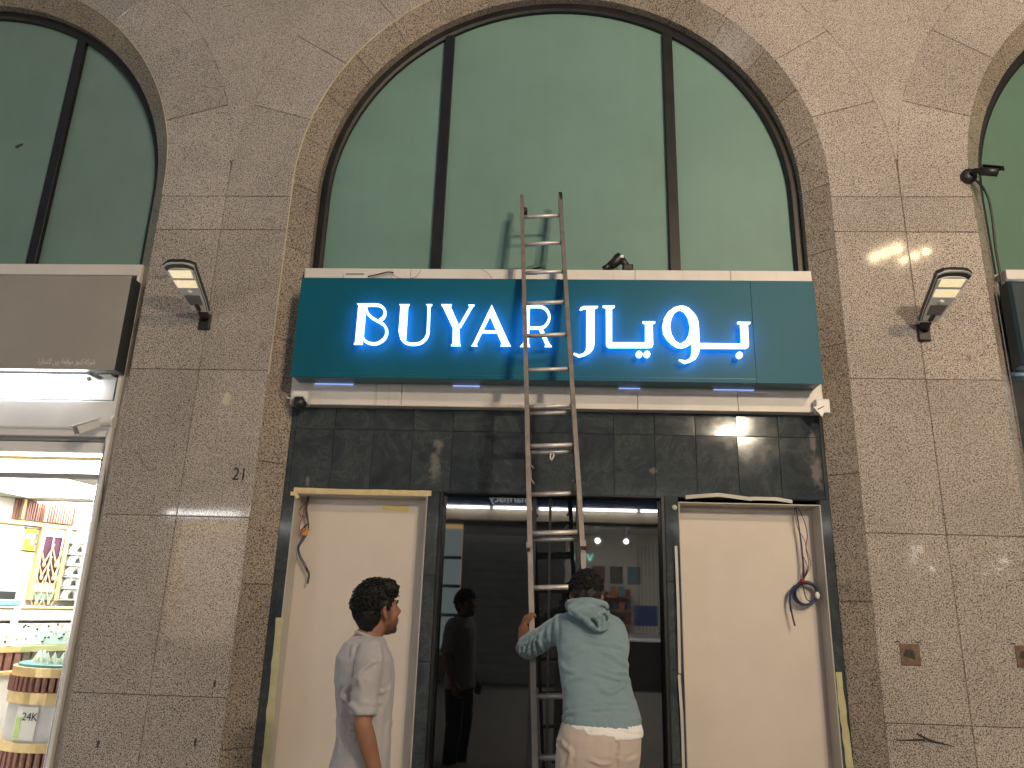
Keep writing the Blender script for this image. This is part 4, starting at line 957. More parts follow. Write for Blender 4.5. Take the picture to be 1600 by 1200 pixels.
for x in (.62, .95, 1.55): MB().ell((x, YO-1.0, 2.78), (.05, .05, .05), nu=10, nv=6).build('spotlight', 'shop_spot', sh, True); MB().tube([(x, YO-1.0, 2.8), (x, YO-1.0, 3.1)], .012, 6).build('spot_stem', 'black_plastic', sh)
tm = text_mesh('Vion', .26, 'shop_name', .005); o = obj('shop_name', tm, 'sign_cyan', sh); o.rotation_euler = (R(90), 0, R(180)); o.location = (.75, YO-3.48, 2.45); o.matrix_parent_inverse = Matrix.Translation(-sh.location)
for k in range(4): MB().box(.55+.42*k, .85+.42*k, YO-3.5, YO-3.47, 1.95, 2.35, .01).build('poster', ('teal_counter', 'wood_brown', 'shutter_grey', 'teal_counter')[k], sh)
simple('box_orange', (.38, .15, .06), .5); simple('box_blue', (.03, .05, .15), .5); simple('box_red', (.22, .04, .04), .5)
for r_ in range(3):
    MB().box(.3, 1.9, YO-3.4, YO-3.05, 1.05+.3*r_, 1.08+.3*r_).build('shelf', 'box_orange', sh)
    for k in range(9):
        x = .34+.175*k; MB().box(x, x+random.uniform(.08, .15), YO-3.3, YO-3.1, 1.08+.3*r_, 1.08+.3*r_+random.uniform(.1, .22)).build('carton', random.choice(['box_orange', 'box_red', 'box_blue', 'paper_white', 'teal_counter']), sh)
MB().box(1.75, 2.2, YO-1.6, YO-1.3, 1.1, 1.5).build('blue_bin', 'box_blue', sh)
for k in range(6): MB().box(2.05+.05*k, 2.06+.05*k, YO-3.4+.3*k, YO-3.38+.3*k, .9, 2.8).build('curtain_rail', 'shutter_grey', sh)
MB().box(6.0, 9.4, YO-2.6, YO-2.5, 0, 3.6).build('wall', 'shutter_grey', ob)
for x in (5.95, 9.35): MB().box(x, x+.1, YO-2.5, YO-.4, 0, 3.6).build('wall', 'shutter_grey', ob)
tr = thing('spotlight_track', 'row of small lit spotlights under the eave across the street', 'lamp', (7, YO, 2.6))
MB().box(5.9, 9.0, YO+.0, YO+.1, 3.0, 3.05).build('track', 'black_plastic', tr)
for (px, py) in ((1428, 857), (1438, 858), (1430, 868), (1425, 876), (1456, 889), (1562, 876), (1572, 876), (1560, 890), (1538, 895)):
    d = (at(px, py, 0)-CAM)/5.5; x = d.x*14.4; z = 1.62+d.z*14.4; MB().ell((x, YO+.1, z), (.017, .017, .017), nu=8, nv=6).build('spotlight', 'shop_spot', tr, True); MB().tube([(x, YO+.1, z+.02), (x, YO+.06, 3.01)], .005, 5).build('stem', 'black_plastic', tr)

# ------------------------------------------------------------------ street floodlights (their glints show on the granite and marble)
def flood(p, label, power, colr, size, group=None):
    t = thing('floodlight', label, 'lamp', p, group)
    MB().box(p[0]-size[0]/2-.03, p[0]+size[0]/2+.03, p[1]-.12, p[1]-.01, p[2]-size[1]/2-.03, p[2]+size[1]/2+.03, .02).build('housing', 'black_plastic', t)
    MB().box(p[0]-.02, p[0]+.02, YO, p[1]-.1, p[2]-.02, p[2]+.02).build('bracket', 'black_plastic', t)
    la = bpy.data.lights.new('flood_light', 'AREA'); la.shape = 'RECTANGLE'; la.size = size[0]; la.size_y = size[1]; la.energy = power; la.color = colr
    lo = bpy.data.objects.new('flood_light', la); col.objects.link(lo); lo.parent = t; lo.matrix_parent_inverse = Matrix.Translation(-t.location)
    lo.location = p; lo.rotation_euler = (R(90), 0, 0)
    la.spread = R(170)
    return t
KEY = flood(Vector((3.5, YO+.45, 5.15)), 'large warm floodlight panel low on the building across the street', 340, (1.0, .84, .62), (.55, .34))
flood(Vector((4.7, YO+.45, 7.7)), 'orange floodlight high on the building across the street', 390, (1.0, .73, .46), (.3, .25))
for k, (px, py) in enumerate(((1381, 398), (1426, 403))):
    d = (at(px, py, 0)-CAM)/5.5; x = d.x*14.3; z = 1.62+d.z*14.3
    t = thing('led_floodlight', 'three warm lamps on a bar high across the street', 'lamp', (x, YO+.3, z), 'three-lamp floodlights across the street')
    MB().tube([(x-.42, YO+.2, z-.16), (x+.42, YO+.2, z+.16)], .03, 6).build('bar', 'black_plastic', t); MB().box(x-.03, x+.03, YO, YO+.2, z-.03, z+.03).build('bracket', 'black_plastic', t)
    for q in (-1, 0, 1):
        la = bpy.data.lights.new('lamp', 'AREA'); la.shape = 'DISK'; la.size = .15; la.energy = 7 if k == 0 else 4; la.color = (1.0, .74, .42)
        lo = bpy.data.objects.new('lamp_light', la); col.objects.link(lo); lo.parent = t; lo.matrix_parent_inverse = Matrix.Translation(-t.location); lo.location = (x+.24*q, YO+.27, z+.10*q); lo.rotation_euler = (R(75), 0, R(14))
        MB().tube([(x+.24*q, YO+.2, z+.10*q), (x+.24*q, YO+.26, z+.10*q)], .07, 10).build('lamp_head', 'black_plastic', t)

# ------------------------------------------------------------------ people
def skinm(name, c):
    m = NT(name); v = m.coords(); n1 = m.noise(v, 14, 5, .6); c0 = m.ramp(n1, [(.3, tuple(x*.82 for x in c)), (.7, tuple(x*1.12 for x in c))])
    at_ = m.n('Attribute'); at_.attribute_name = 'beard'; st = m.ramp(m.noise(v, 260, 2), [(.3, g(.75)), (.7, g(1.))]); mu = m.n('Math', operation='MULTIPLY'); m.l(at_.outputs['Fac'], mu.inputs[0]); m.l(st, mu.inputs[1])
    m.base(m.mix(mu.outputs[0], c0, (.018, .013, .012))); m.set(rough=.5, spec=.4)
    m.b.inputs['Subsurface Weight'].default_value = .08; m.b.inputs['Subsurface Radius'].default_value = (.01, .004, .002); m.bump(m.noise(v, 160, 3), .15, .001)
def cloth(name, c, scale=420.):
    m = NT(name); v = m.coords(); n1 = m.noise(v, 5, 4, .6); m.base(m.ramp(n1, [(.3, tuple(x*.9 for x in c)), (.7, tuple(x*1.06 for x in c))])); m.set(rough=.9, spec=.2, sheen=.25)
    m.bump(m.noise(v, scale, 2), .25, .0015)
skinm('skin', (.26, .125, .078)); skinm('skin_dark', (.20, .088, .052))
cloth('tee_grey', (.37, .35, .365)); cloth('hoodie_blue', (.18, .258, .292)); cloth('trouser_black', (.012, .012, .016)); cloth('trouser_stone', (.46, .385, .34)); cloth('tee_white', (.74, .72, .71)); simple('shoe', (.05, .05, .055), .5); simple('shoe_sole', (.6, .6, .58), .6)
m = NT('hair_black'); m.base((.0065, .006, .0065)); m.set(rough=.55, spec=.3); v = m.coords(); m.bump(m.noise(v, 240, 3), .5, .002)
m = NT('beard_black'); v = m.coords(); m.base(m.ramp(m.noise(v, 190, 2), [(.4, (.012, .009, .008)), (.75, (.06, .03, .02))])); m.set(rough=.7)

def remesh(mb, voxel, smooth=3, name='body', fac=.5):
    me = mesh(name, mb.V, mb.F); o = bpy.data.objects.new('tmp', me); col.objects.link(o)
    r = o.modifiers.new('r', 'REMESH'); r.mode = 'VOXEL'; r.voxel_size = voxel
    if smooth: s_ = o.modifiers.new('s', 'SMOOTH'); s_.factor = fac; s_.iterations = smooth
    bpy.context.view_layer.update()
    me2 = bpy.data.meshes.new_from_object(o.evaluated_get(bpy.context.evaluated_depsgraph_get()))
    bpy.data.objects.remove(o); bpy.data.meshes.remove(me); me2.name = name
    for p in me2.polygons: p.use_smooth = True
    return me2
def to_px(P):
    d = P-CAM; z = d.dot(_f); return 800+FPX*d.dot(_r)/z, 600-FPX*d.dot(_u)/z
def segd(x, y, a, b):
    dx, dy = b[0]-a[0], b[1]-a[1]; L = dx*dx+dy*dy; t_ = max(0, min(1, ((x-a[0])*dx+(y-a[1])*dy)/L)) if L else 0
    return math.hypot(x-a[0]-t_*dx, y-a[1]-t_*dy), t_
def drape(me, folds, nz=(.004, 7.), ridge=None):
    """press cloth folds (traced as curves) and soft unevenness into the surface along its normals"""
    for v in me.vertices:
        p = v.co; n = v.normal; d = noise.noise(Vector((p.x*nz[1], p.y*nz[1], p.z*nz[1]*1.8)))*nz[0]
        d += noise.noise(Vector((p.x*22+p.z*9, p.y*22, p.z*26)))*nz[0]*.35
        if ridge:
            q = Vector((p.x*ridge[1]+p.z*ridge[3], p.y*ridge[1], p.z*ridge[2]+p.x*ridge[4])); w_ = noise.noise(q+Vector((3.1, 0, 0)))*.8
            d += ridge[0]*((1-abs(noise.noise(q+Vector((w_, w_, 0)))*2.2))-.45)*(.4+.6*abs(noise.noise(p*3.1)*2))
        fc = n.dot((CAM-p).normalized())
        if fc > -.05:
            x, y = to_px(p); wt = min(1, (fc+.05)/.3)
            for amp, wd, L in folds:
                x0 = min(q[0] for q in L)-wd*3; x1 = max(q[0] for q in L)+wd*3; y0 = min(q[1] for q in L)-wd*3; y1 = max(q[1] for q in L)+wd*3
                if not (x0 < x < x1 and y0 < y < y1): continue
                best = 1e9; bt = 0; n_ = len(L)-1
                for i in range(n_):
                    dd, tt = segd(x, y, L[i], L[i+1])
                    if dd < best: best = dd; bt = (i+tt)/n_
                fade = min(1, 4*bt+.15, 4*(1-bt)+.15)
                # crisp ridge on one flank, trough beside it
                d += 1.3*amp*wt*fade*(math.exp(-(best/wd)**2)-.45*math.exp(-((best-1.7*wd)/wd)**2))
        v.co = p+n*d
    me.update()
def ring_e(c, a, b, n=28, sq=2.3):
    L = []
    for i in range(n):
        t_ = 2*PI*i/n; cx, sx = math.cos(t_), math.sin(t_)
        k = (abs(cx)**sq+abs(sx)**sq)**(-1/sq); L.append(Vector(c)+a*(cx*k)+b*(sx*k))
    return L
class Fr:
    """a local frame: right, forward, up"""
    def __init__(s, o, phi, tilt=0., roll=0.):
        s.o = Vector(o); f0 = Vector((math.cos(phi), math.sin(phi), 0)); r = Vector((math.sin(phi), -math.cos(phi), 0)); up = Vector((0, 0, 1))
        s.f = f0*math.cos(tilt)+up*math.sin(tilt); s.u = -f0*math.sin(tilt)+up*math.cos(tilt); s.r = r
        if roll: s.r, s.u = s.r*math.cos(roll)+s.u*math.sin(roll), -s.r*math.sin(roll)+s.u*math.cos(roll)
    def __call__(s, r, f, u): return s.o+s.r*r+s.f*f+s.u*u
    @property
    def M(s): return Matrix(((s.r.x, s.f.x, s.u.x), (s.r.y, s.f.y, s.u.y), (s.r.z, s.f.z, s.u.z)))
def head_shapes(mb, H):
    M = H.M
    for c, r in (((0, -.012, .028), (.076, .096, .094)), ((0, .03, -.02), (.064, .066, .085)), ((0, .042, -.08), (.05, .05, .042)), ((0, .074, -.103), (.022, .02, .019)),
                 ((0, .082, .026), (.05, .02, .013)), ((0, .094, -.058), (.023, .012, .008)), ((0, .092, -.072), (.02, .012, .009)), ((.04, .062, -.028), (.024, .026, .022)), ((-.04, .062, -.028), (.024, .026, .022))):
        mb.ell(H(*c), r, M, 20, 14)
    mb.tube([H(0, .086, .022), H(0, .104, -.004), H(0, .116, -.03)], [.009, .011, .0145], 8); mb.ell(H(.012, .098, -.034), (.009, .012, .008), M, 8, 6); mb.ell(H(-.012, .098, -.034), (.009, .012, .008), M, 8, 6)
    for s_ in (-1, 1):
        pts = [H(s_*(.074+.016*math.sin(PI*i/8)), .004-.026*math.sin(PI*i/8)+.008, .026-.068*i/8) for i in range(9)]
        mb.tube(pts, .007, 6); mb.ell(H(s_*.078, -.004, -.012), (.007, .016, .026), M, 10, 8); mb.ell(H(s_*.080, .002, -.036), (.007, .009, .011), M, 8, 6)
def hand_shapes(mb, wrist, dirv, palm_n, side, curl, spread=.018, grip=None, L=.085):
    """palm along dirv, fingers curling towards palm_n; side = direction of the thumb"""
    d = dirv.normalized(); n = (palm_n-d*palm_n.dot(d)).normalized(); s_ = side.normalized()
    rings = []
    for u, hw, hd in ((-.01, .026, .021), (.02, .034, .018), (.055, .041, .015), (L, .040, .012)): rings.append(ring_e(wrist+d*u, s_*hw, n*hd, 14))
    mb.ring_loft(rings)
    for k, (off, ln) in enumerate(((.030, .074), (.010, .082), (-.011, .077), (-.030, .061))):
        p = wrist+d*(L-.008)+s_*off; a = curl*.55; pts = [p-d*.015]; rad = [.0095]
        for j, fr_ in enumerate((.42, .33, .25)):
            dd = d*math.cos(a)+n*math.sin(a); p = p+dd*(ln*fr_*1.05); pts.append(p.copy()); rad.append(.0092-.0009*j); a += curl
        mb.tube(pts, rad, 8)
    p = wrist+d*.025+s_*.030; dd = (s_*.55+d*.75+n*.35).normalized(); q = p+dd*.045; q2 = q+(d*.9+n*.45+s_*.05).normalized()*.034
    mb.tube([p-dd*.02, p, q, q2], [.013, .0135, .0115, .0085], 8)
def curls(H, n, zlim, seed, rad=(.084, .106, .104), size=.016, cond=None):
    rnd = random.Random(seed); mb = MB()
    for _ in range(n):
        th = rnd.uniform(0, 2*PI); cz_ = rnd.uniform(zlim, 1); sr = math.sqrt(max(0, 1-cz_*cz_))
        r, f, u = rad[0]*sr*math.cos(th), -.012+rad[1]*sr*math.sin(th), .03+rad[2]*cz_
        if cond and not cond(r, f, u): continue
        c = H(r, f, u); nn = (c-H(0, -.012, .03)).normalized(); a = nn.orthogonal().normalized(); b = nn.cross(a); ph = rnd.uniform(0, 6.3); s_ = size*rnd.uniform(.6, 1.25)
        pts = [c-nn*.006+(a*math.cos(ph+1.5*i)+b*math.sin(ph+1.5*i))*s_*.42+nn*(s_*.26*i) for i in range(5)]
        mb.tube(pts, [.0045, .0045, .004, .0035, .002], 4)
    return mb
def shoes(par, F, pos):
    for (r, f, zb) in pos:
        mb = MB(); mb.ell(F(r, f+.06, zb+.045), (.048, .13, .045), F.M, 16, 10); mb.ell(F(r, f-.03, zb+.06), (.042, .06, .055), F.M, 12, 8)
        o = obj('shoe', remesh(mb, .012, 3, 'shoe'), 'shoe', par)
        rr = [ring_e(F(r, f+.045, zb+z), F.r*.05, F.f*.145, 20) for z in (0.0, .022)]
        MB().ring_loft(rr).build('sole', 'shoe_sole', o)

# ---- man in the grey T-shirt, looking up
P1 = at(568, 1100, -1.75); B1 = Vector((P1.x, -1.75, GZ)); F1 = Fr(B1, R(22)); hd = at(591, 946, -1.74)
H1 = Fr((hd.x, hd.y, hd.z-.022), R(40), R(9))
m1_ = thing('person', 'man in a grey T-shirt standing with arms down, looking up at the ladder', 'person', B1)
bd = MB(); head_shapes(bd, H1)
bd.tube([H1(0, -.022, -.03), H1(0, -.03, -.09), F1(0, .005, 1.475), F1(0, -.02, 1.40)], [.058, .055, .060, .085], 16)
TOR1 = [(.80, .182, .140, .0), (.90, .178, .135, .005), (1.02, .168, .122, .012), (1.14, .178, .128, .005), (1.26, .194, .138, -.005), (1.36, .192, .130, -.012), (1.425, .150, .098, -.012), (1.462, .086, .076, -.004)]
bd.ring_loft([ring_e(F1(0, f, z), F1.r*(w_*.86), F1.f*(d_*.84)) for z, w_, d_, f in TOR1])
ARM = {}
for s_ in (-1, 1):
    sh_, el, wr_ = F1(s_*.185, -.018, 1.385), F1(s_*.232, -.035, 1.11), F1(s_*.228, .055, .865)
    ARM[s_] = (sh_, el, wr_)
    bd.tube([F1(s_*.12, -.01, 1.38), sh_, sh_.lerp(el, .35), sh_.lerp(el, .7), el, el.lerp(wr_, .25), el.lerp(wr_, .6), wr_], [.040, .042, .045, .044, .041, .042, .035, .027], 14)
    hand_shapes(bd, wr_, (wr_-el), -F1.r*s_, F1.f, .42)
    for sg in ((F1(s_*.095, 0, .9), F1(s_*.10, .02, .50), F1(s_*.105, -.02, .09)),): bd.tube([sg[0], sg[0].lerp(sg[1], .5), sg[1], sg[1].lerp(sg[2], .35), sg[2]], [.085, .075, .056, .055, .04], 14)
def stubble(me, H, k):
    a = me.attributes.new('beard', 'FLOAT', 'POINT')
    for v in me.vertices:
        q = v.co-H.o; r, f, u = abs(q.dot(H.r)), q.dot(H.f), q.dot(H.u)
        if r > .1 or abs(f) > .14 or u > .03 or u < -.15: continue
        sm = lambda e0, e1, x: max(0., min(1., (x-e0)/(e1-e0)))
        jaw = sm(-.048, -.075, u+.35*max(0, .03-f)*0)*sm(-.005, .02, f)
        burn = sm(.05, .062, r)*sm(.0, .012, f)*sm(.050, .035, f)*sm(.02, .0, u)
        must = sm(-.035, -.045, u)*sm(.078, .09, f)*sm(.04, .03, r)
        lips = sm(.088, .096, f)*sm(.024, .018, r)*(1 if -.080 < u < -.053 else 0)
        neck = sm(-.125, -.105, u)
        a.data[v.index].value = k*max(jaw, burn*.8, must*.8)*(1-lips)*neck
me = remesh(bd, .0065, 2, 'body'); stubble(me, H1, .86); bo = obj('body', me, 'skin', m1_)
# T-shirt
ts = MB(); ts.ring_loft([ring_e(F1(0, f, z), F1.r*w_, F1.f*d_) for z, w_, d_, f in TOR1])
for s_ in (-1, 1):
    sh_, el, wr_ = ARM[s_]; e2 = sh_.lerp(el, .90)
    ts.tube([F1(s_*.09, -.012, 1.40), F1(s_*.16, -.016, 1.395), sh_.lerp(el, .1), sh_.lerp(el, .5), e2], [.056, .066, .067, .063, .061], 18)
me = remesh(ts, .0095, 4, 'tshirt')
c1 = lambda L: [(480+x*.2667, 880+y*.2667) for x, y in L]
fold1 = [(.010, 3.2, c1([(430, 570), (380, 575), (320, 625), (300, 670), (318, 740)])), (.008, 3, c1([(300, 650), (265, 700), (215, 760), (205, 830)])), (.010, 3.5, c1([(205, 760), (250, 830), (310, 880)])), (.010, 3.5, c1([(195, 850), (225, 930), (290, 975), (310, 990)])),
         (.009, 3, c1([(275, 935), (250, 985), (280, 1020), (265, 1060)])), (.009, 3.5, c1([(180, 1000), (200, 1060), (170, 1130)])), (.008, 3, c1([(500, 700), (470, 790), (440, 900)])), (.007, 3, c1([(420, 480), (425, 530), (435, 575)])), (.008, 3, c1([(300, 440), (270, 490), (262, 560)])), (.006, 2.5, c1([(360, 470), (400, 455), (450, 480)])),
         (.007, 3, c1([(480, 740), (430, 760), (415, 760)])), (.008, 4, c1([(515, 900), (480, 960), (470, 1060)])), (.006, 2.2, c1([(320, 815), (390, 822), (452, 822)]))]
drape(me, fold1, (.0045, 6.), (.0055, 15., 6., 3., 2.)); obj('tshirt', me, 'tee_grey', m1_)
cl = MB(); n = 22
rc_ = [F1(.069*math.cos(2*PI*i/n), .004+.066*math.sin(2*PI*i/n), 1.457-.022*math.sin(2*PI*i/n)) for i in range(n+1)]
cl.tube(rc_, .008, 6).build('collar', 'tee_grey', m1_, True)
# trousers, shoes
tr_ = MB(); tr_.ring_loft([ring_e(F1(0, 0, z), F1.r*w_, F1.f*d_) for z, w_, d_ in ((.76, .170, .120), (.84, .172, .125), (.93, .168, .118), (.985, .158, .108))])
for s_ in (-1, 1): tr_.tube([F1(s_*.085, 0, .86), F1(s_*.095, .005, .70), F1(s_*.10, .015, .48), F1(s_*.105, -.012, .25), F1(s_*.105, -.018, .07)], [.098, .095, .080, .072, .070], 16)
me = remesh(tr_, .014, 4, 'trousers'); drape(me, [], (.006, 8.)); obj('trousers', me, 'trouser_black', m1_)
shoes(m1_, F1, ((-.105, -.02, GZ), (.105, -.02, GZ)))
# hair: thick curls on top, faded at the nape
hm = MB(); M = H1.M
for c, r in (((0, -.020, .046), (.086, .104, .098)), ((0, -.052, .0), (.078, .068, .095)), ((0, .042, .098), (.070, .066, .048)), ((0, -.058, -.055), (.056, .040, .056)), ((.052, .0, .04), (.034, .055, .05)), ((-.052, .0, .04), (.034, .055, .05)), ((0, .075, .088), (.056, .042, .036))): hm.ell(H1(*c), r, M, 20, 14)
me = remesh(hm, .008, 2, 'hair')
for v in me.vertices:
    p = v.co; k = max(0., min(1., (p-H1.o).dot(H1.u)/.06+.5)); v.co = p+v.normal*(noise.noise(p*55)*.010*k+noise.noise(p*110)*.004)
ho = obj('hair', me, 'hair_black', m1_)
curls(H1, 900, -.1, 3, (.090, .112, .112), .019, lambda r, f, u: u > .055 and f < .11 or (u > .0 and f < -.03)).build('curls', 'hair_black', ho, True)
curls(H1, 900, -.95, 11, (.092, .115, .122), .011, lambda r, f, u: u < .06 and f < -.045 and u > -.085).build('curls', 'hair_black', ho, True)
for s_ in (-1, 1):
    MB().ell(H1(s_*.031, .074, .004), (.012, .012, .010), M, 10, 8).build('eye', 'shutter_grey', m1_, True); MB().tube([H1(s_*.014, .099, .028), H1(s_*.034, .094, .033), H1(s_*.052, .079, .026)], .0045, 5).build('eyebrow', 'hair_black', m1_)

# ---- man in the blue hoodie, holding the ladder
ROWS = [(950, 893, 941, -1.36, .075), (958, 882, 956, -1.37, .095), (966, 873, 967, -1.375, .11), (978, 869, 976, -1.385, .125), (995, 869, 981, -1.40, .135), (1012, 870, 983, -1.42, .14), (1032, 872, 982, -1.44, .138), (1056, 875, 984, -1.47, .132), (1082, 878, 988, -1.50, .13), (1107, 879, 997, -1.53, .135), (1122, 879, 1001, -1.545, .137), (1136, 882, 1000, -1.555, .13)]
def rows_rings(rows, sh=0.0, k=1.0, kd=1.0):
    L = []
    for y, xa, xb, Y, d_ in rows:
        a, b = at(xa, y, Y), at(xb, y, Y); c = (a+b)/2; L.append(ring_e(c, Vector(((b.x-a.x)/2*k, (b.z-a.z)/2*k, 0)) if False else Vector(((b.x-a.x)/2*k-sh, 0, (b.z-a.z)/2*k)), Vector((0, d_*kd-sh, 0)), 30, 2.5))
    return L
pc_ = at(934, 1190, -1.56); B2 = Vector((pc_.x, -1.52, STEP))
m2_ = thing('person', 'man in a pale blue hoodie seen from behind, steadying the ladder', 'person', B2)
hd = at(916, 925, -1.26); H2 = Fr((hd.x, hd.y, hd.z-.022), R(94), R(-14))
S1, S2 = at(879, 979, -1.36), at(955, 987, -1.36)
E1 = at(822, 1013, -1.19); E2 = at(944, 1035, -1.10)
railp = lambda z, s_: O2+dn_*((2.90-z)/-dn_.z)+sd*(s_*.172)
dn_ = Vector((.0535*math.sin(TH), -math.cos(TH), -math.sin(TH))).normalized()
G1 = railp(1.565, -1); G2 = railp(1.50, 1)
bd = MB(); head_shapes(bd, H2)
top = rows_rings(ROWS[:1])[0]; nb = sum(top, Vector())/len(top)
bd.tube([H2(0, -.02, -.03), H2(0, -.035, -.09), nb+Vector((0, 0, -.01)), nb+Vector((0, -.02, -.09))], [.058, .056, .062, .08], 16)
bd.ring_loft(rows_rings(ROWS, .018))
for S_, E_, G_, side in ((S1, E1, G1, -1), (S2, E2, G2, 1)):
    W_ = G_+Vector((side*.036, -.055, -.055)) if side < 0 else G_+Vector((.036, -.055, -.055))
    bd.tube([S_, S_.lerp(E_, .4), E_, E_.lerp(W_, .25), E_.lerp(W_, .6), W_], [.05, .046, .042, .043, .035, .028], 14)
    # the palm lies on the rail, fingers wrap round its front flange
    hand_shapes(bd, W_, (G_-W_)+Vector((0, .0, .09)), Vector((-side*1.0, .45, 0)), Vector((-side*.25, -1, .1)), 1.02, L=.075)
lg = [(-1, .0), (1, .0)]
pel = at(934, 1168, -1.57)
for s_, fy in ((-1, .16), (1, -.02)):
    hp = pel+Vector((s_*.085, 0, -.02)); ft = Vector((hp.x+s_*.05, -1.56+fy, STEP+.09)); kn = hp.lerp(ft, .5)+Vector((0, .05, .02))
    bd.tube([hp, hp.lerp(kn, .5), kn, kn.lerp(ft, .4), ft], [.085, .076, .056, .054, .04], 14)
me = remesh(bd, .0065, 2, 'body'); stubble(me, H2, .5); obj('body', me, 'skin_dark', m2_)
# hoodie
hb = MB(); hb.ring_loft(rows_rings(ROWS))
hb.tube([S1+Vector((.05, 0, .0)), S1, S1.lerp(E1, .35), S1.lerp(E1, .7), E1, E1+(E1-S1)*.05], [.066, .070, .066, .066, .064, .05], 18)
fo = (G1+Vector((-.036, -.055, -.055))-E1); hb.tube([E1, E1+fo*.13], [.060, .052], 16)
hb.tube([S2+Vector((-.05, 0, 0)), S2, S2.lerp(E2, .5), E2, E2.lerp(G2, .35)], [.07, .072, .066, .06, .052], 18)
me = remesh(hb, .0095, 4, 'hoodie')
c2_ = lambda L: [(780+x*.2667, 880+y*.2667) for x, y in L]
fold2 = [(.009, 2.6, c2_([(330, 300), (332, 380), (328, 460), (335, 500)])), (.008, 3, c2_([(470, 440), (560, 465), (680, 480), (740, 500)])), (.009, 3.4, c2_([(580, 510), (640, 530), (700, 570), (760, 600)])), (.009, 3.2, c2_([(530, 635), (620, 655), (700, 680), (765, 685)])), (.009, 3.4, c2_([(600, 620), (680, 640), (760, 640)])),
         (.008, 3.5, c2_([(350, 580), (390, 625), (450, 640)])), (.007, 3.5, c2_([(375, 720), (420, 680), (500, 660)])), (.010, 4, c2_([(590, 730), (640, 760), (690, 740), (740, 700)])), (.008, 3.6, c2_([(600, 790), (660, 815), (740, 805), (810, 840)])), (.007, 3, c2_([(410, 550), (450, 520), (490, 500)])),
         (.008, 2.2, c2_([(380, 900), (400, 880), (520, 855), (700, 850), (820, 860)])), (.008, 3, c2_([(370, 930), (400, 885), (440, 870)])), (.006, 3, c2_([(690, 320), (730, 380), (745, 450)])),
         # bunched sleeve at the elbow
         (.017, 2.0, c2_([(170, 455), (150, 490), (150, 540)])), (.017, 2.0, c2_([(200, 430), (180, 480), (185, 550)])), (.016, 2.1, c2_([(225, 415), (205, 470), (220, 550)])), (.014, 2.2, c2_([(250, 395), (235, 450), (260, 535)])), (.008, 2.6, c2_([(290, 360), (285, 420), (310, 480)])), (.009, 2.4, c2_([(150, 470), (128, 500), (130, 540)]))]
drape(me, fold2, (.005, 6.), (.0065, 6., 17., -2., 5.)); hoodie = obj('hoodie', me, 'hoodie_blue', m2_)
# ribbed hem band
hr = rows_rings([(1116, 879, 1001, -1.545, .139), (1122, 878, 1002, -1.547, .142), (1134, 880, 1002, -1.553, .141), (1141, 882, 1001, -1.557, .136)])
me = remesh(MB().ring_loft(hr), .009, 2, 'hem_band')
for v in me.vertices:
    v.co += v.normal*(.0018*math.sin(math.atan2(v.co.y+1.55, v.co.x-B2.x)*130)+.004*noise.noise(v.co*9))
obj('hem_band', me, 'hoodie_blue', m2_)
# hood lying on the back
hh = MB(); n = 20
hk = Vector((0, -.0, 0))
col_ = [nb+Vector((.088*math.cos(2*PI*i/n), .01+.080*math.sin(2*PI*i/n), .012-.012*math.sin(2*PI*i/n))) for i in range(n+1)]
hh.tube(col_, .030, 8)
q0, q1, q2 = at(915, 955, -1.475), at(926, 968, -1.51), at(935, 985, -1.535)
hh.ring_loft([ring_e(q0+Vector((0, 0, .02)), Vector((.100, 0, -.01)), Vector((0, .050, .02)), 20, 2), ring_e(q0.lerp(q1, .6), Vector((.112, 0, -.01)), Vector((0, .058, .02)), 20, 2), ring_e(q1, Vector((.092, 0, -.012)), Vector((0, .055, .02)), 20, 2), ring_e(q1.lerp(q2, .6), Vector((.058, 0, -.012)), Vector((0, .045, .02)), 20, 2), ring_e(q2, Vector((.016, 0, 0)), Vector((0, .02, .01)), 20, 2)])
me = remesh(hh, .0075, 4, 'hood')
fold3 = [(.014, 2.2, c2_([(420, 272), (470, 310), (540, 365), (580, 392)])), (.016, 2.6, c2_([(500, 290), (540, 300), (570, 330), (585, 390)])), (.014, 2.4, c2_([(540, 262), (580, 270), (640, 300), (640, 345)])), (-.016, 3.2, c2_([(520, 330), (560, 350), (578, 380)])), (.012, 2.4, c2_([(590, 320), (620, 335), (600, 380)])), (-.012, 3, c2_([(600, 300), (625, 315), (615, 350)])), (.010, 2.2, c2_([(440, 262), (500, 245), (570, 255)]))]
drape(me, fold3, (.006, 12.), (.006, 14., 14., 4., 0.)); obj('hood', me, 'hoodie_blue', m2_)
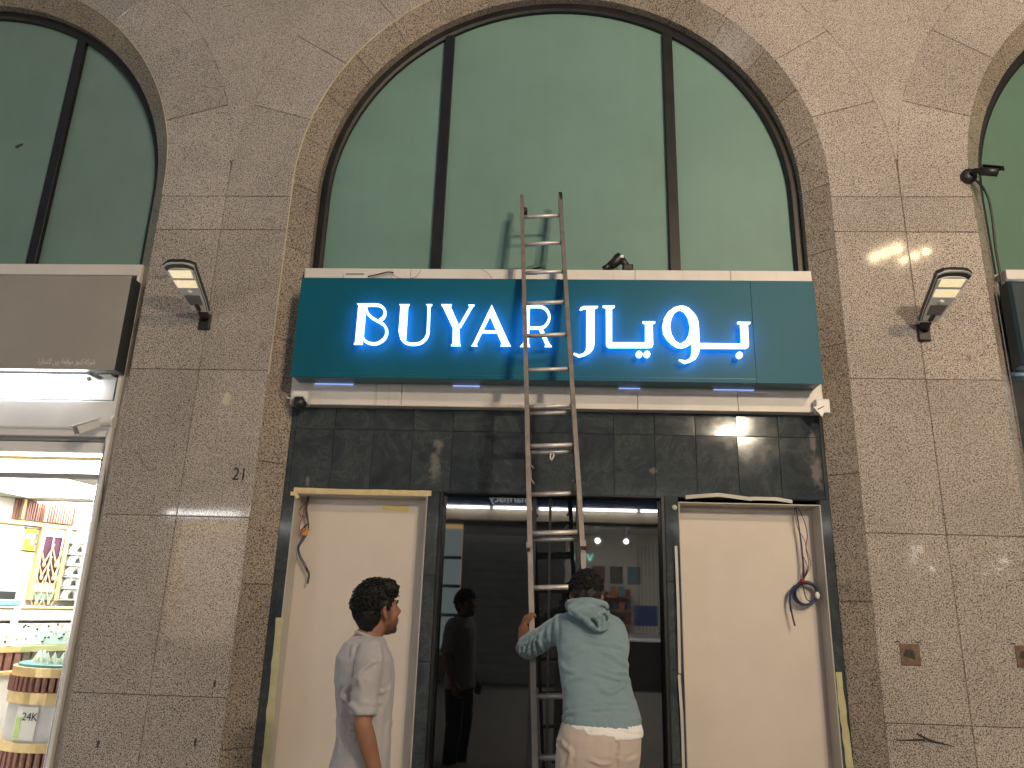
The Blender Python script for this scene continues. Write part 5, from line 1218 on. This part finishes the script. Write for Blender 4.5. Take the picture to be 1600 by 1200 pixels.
# white T-shirt hem and stone trousers
wt_ = rows_rings([(1128, 880, 1001, -1.555, .138), (1140, 884, 1005, -1.56, .146), (1148, 900, 1005, -1.562, .147), (1150, 908, 1004, -1.563, .144)])
me = remesh(MB().ring_loft(wt_), .008, 2, 'undershirt'); drape(me, [(.008, 2.2, c2_([(490, 965), (520, 1000), (600, 1005)])), (.006, 2, c2_([(700, 970), (780, 990), (840, 985)]))], (.004, 8.)); obj('undershirt', me, 'tee_white', m2_)
tp = MB(); tp.ring_loft(rows_rings([(1118, 884, 997, -1.55, .12), (1135, 876, 1000, -1.56, .135), (1152, 871, 1002, -1.57, .145), (1175, 868, 1001, -1.575, .15), (1200, 866, 997, -1.572, .14)]))
for s_, fy in ((-1, .16), (1, -.02)):
    hp = pel+Vector((s_*.085, 0, -.06)); ft = Vector((hp.x+s_*.05, -1.56+fy, STEP+.07)); kn = hp.lerp(ft, .5)+Vector((0, .05, .02))
    tp.tube([hp+Vector((0, 0, .05)), hp, hp.lerp(kn, .5), kn, kn.lerp(ft, .4), ft], [.10, .108, .098, .084, .076, .072], 18)
    shoes(m2_, Fr(Vector((ft.x, ft.y, 0)), R(90)), ((0, -.02, STEP),))
me = remesh(tp, .010, 4, 'trousers')
fold4 = [(-.012, 3, c2_([(690, 1020), (688, 1100), (680, 1200)])), (.008, 3, c2_([(350, 1030), (400, 1090), (430, 1100)])), (.008, 3, c2_([(410, 1080), (420, 1120), (400, 1180)])), (.009, 2.4, c2_([(345, 1010), (338, 1060), (355, 1100)])), (.008, 3, c2_([(760, 1170), (800, 1140), (830, 1120)])), (-.006, 1.8, c2_([(660, 1130), (740, 1140), (820, 1120)])), (.006, 3, c2_([(520, 1150), (600, 1180), (670, 1170)]))]
drape(me, fold4, (.004, 5.), (.003, 8., 7., 3., 3.)); obj('trousers', me, 'trouser_stone', m2_)
# hair
hm = MB(); M = H2.M
for c, r in (((0, -.018, .045), (.084, .104, .096)), ((0, -.058, .0), (.076, .060, .092)), ((0, .04, .095), (.07, .06, .045)), ((0, -.06, -.055), (.058, .042, .05)), ((.05, -.01, .03), (.034, .055, .05)), ((-.05, -.01, .03), (.034, .055, .05))): hm.ell(H2(*c), r, M, 20, 14)
me = remesh(hm, .008, 2, 'hair')
for v in me.vertices: v.co = v.co+v.normal*(noise.noise(v.co*60)*.007+noise.noise(v.co*120)*.004)
ho = obj('hair', me, 'hair_black', m2_)
curls(H2, 800, -.2, 5, (.088, .110, .106), .015, lambda r, f, u: u > .03 or f < -.06).build('curls', 'hair_black', ho, True)
for s_ in (-1, 1): MB().ell(H2(s_*.031, .0775, .004), (.012, .012, .010), M, 10, 8).build('eye', 'paper_white', m2_, True)
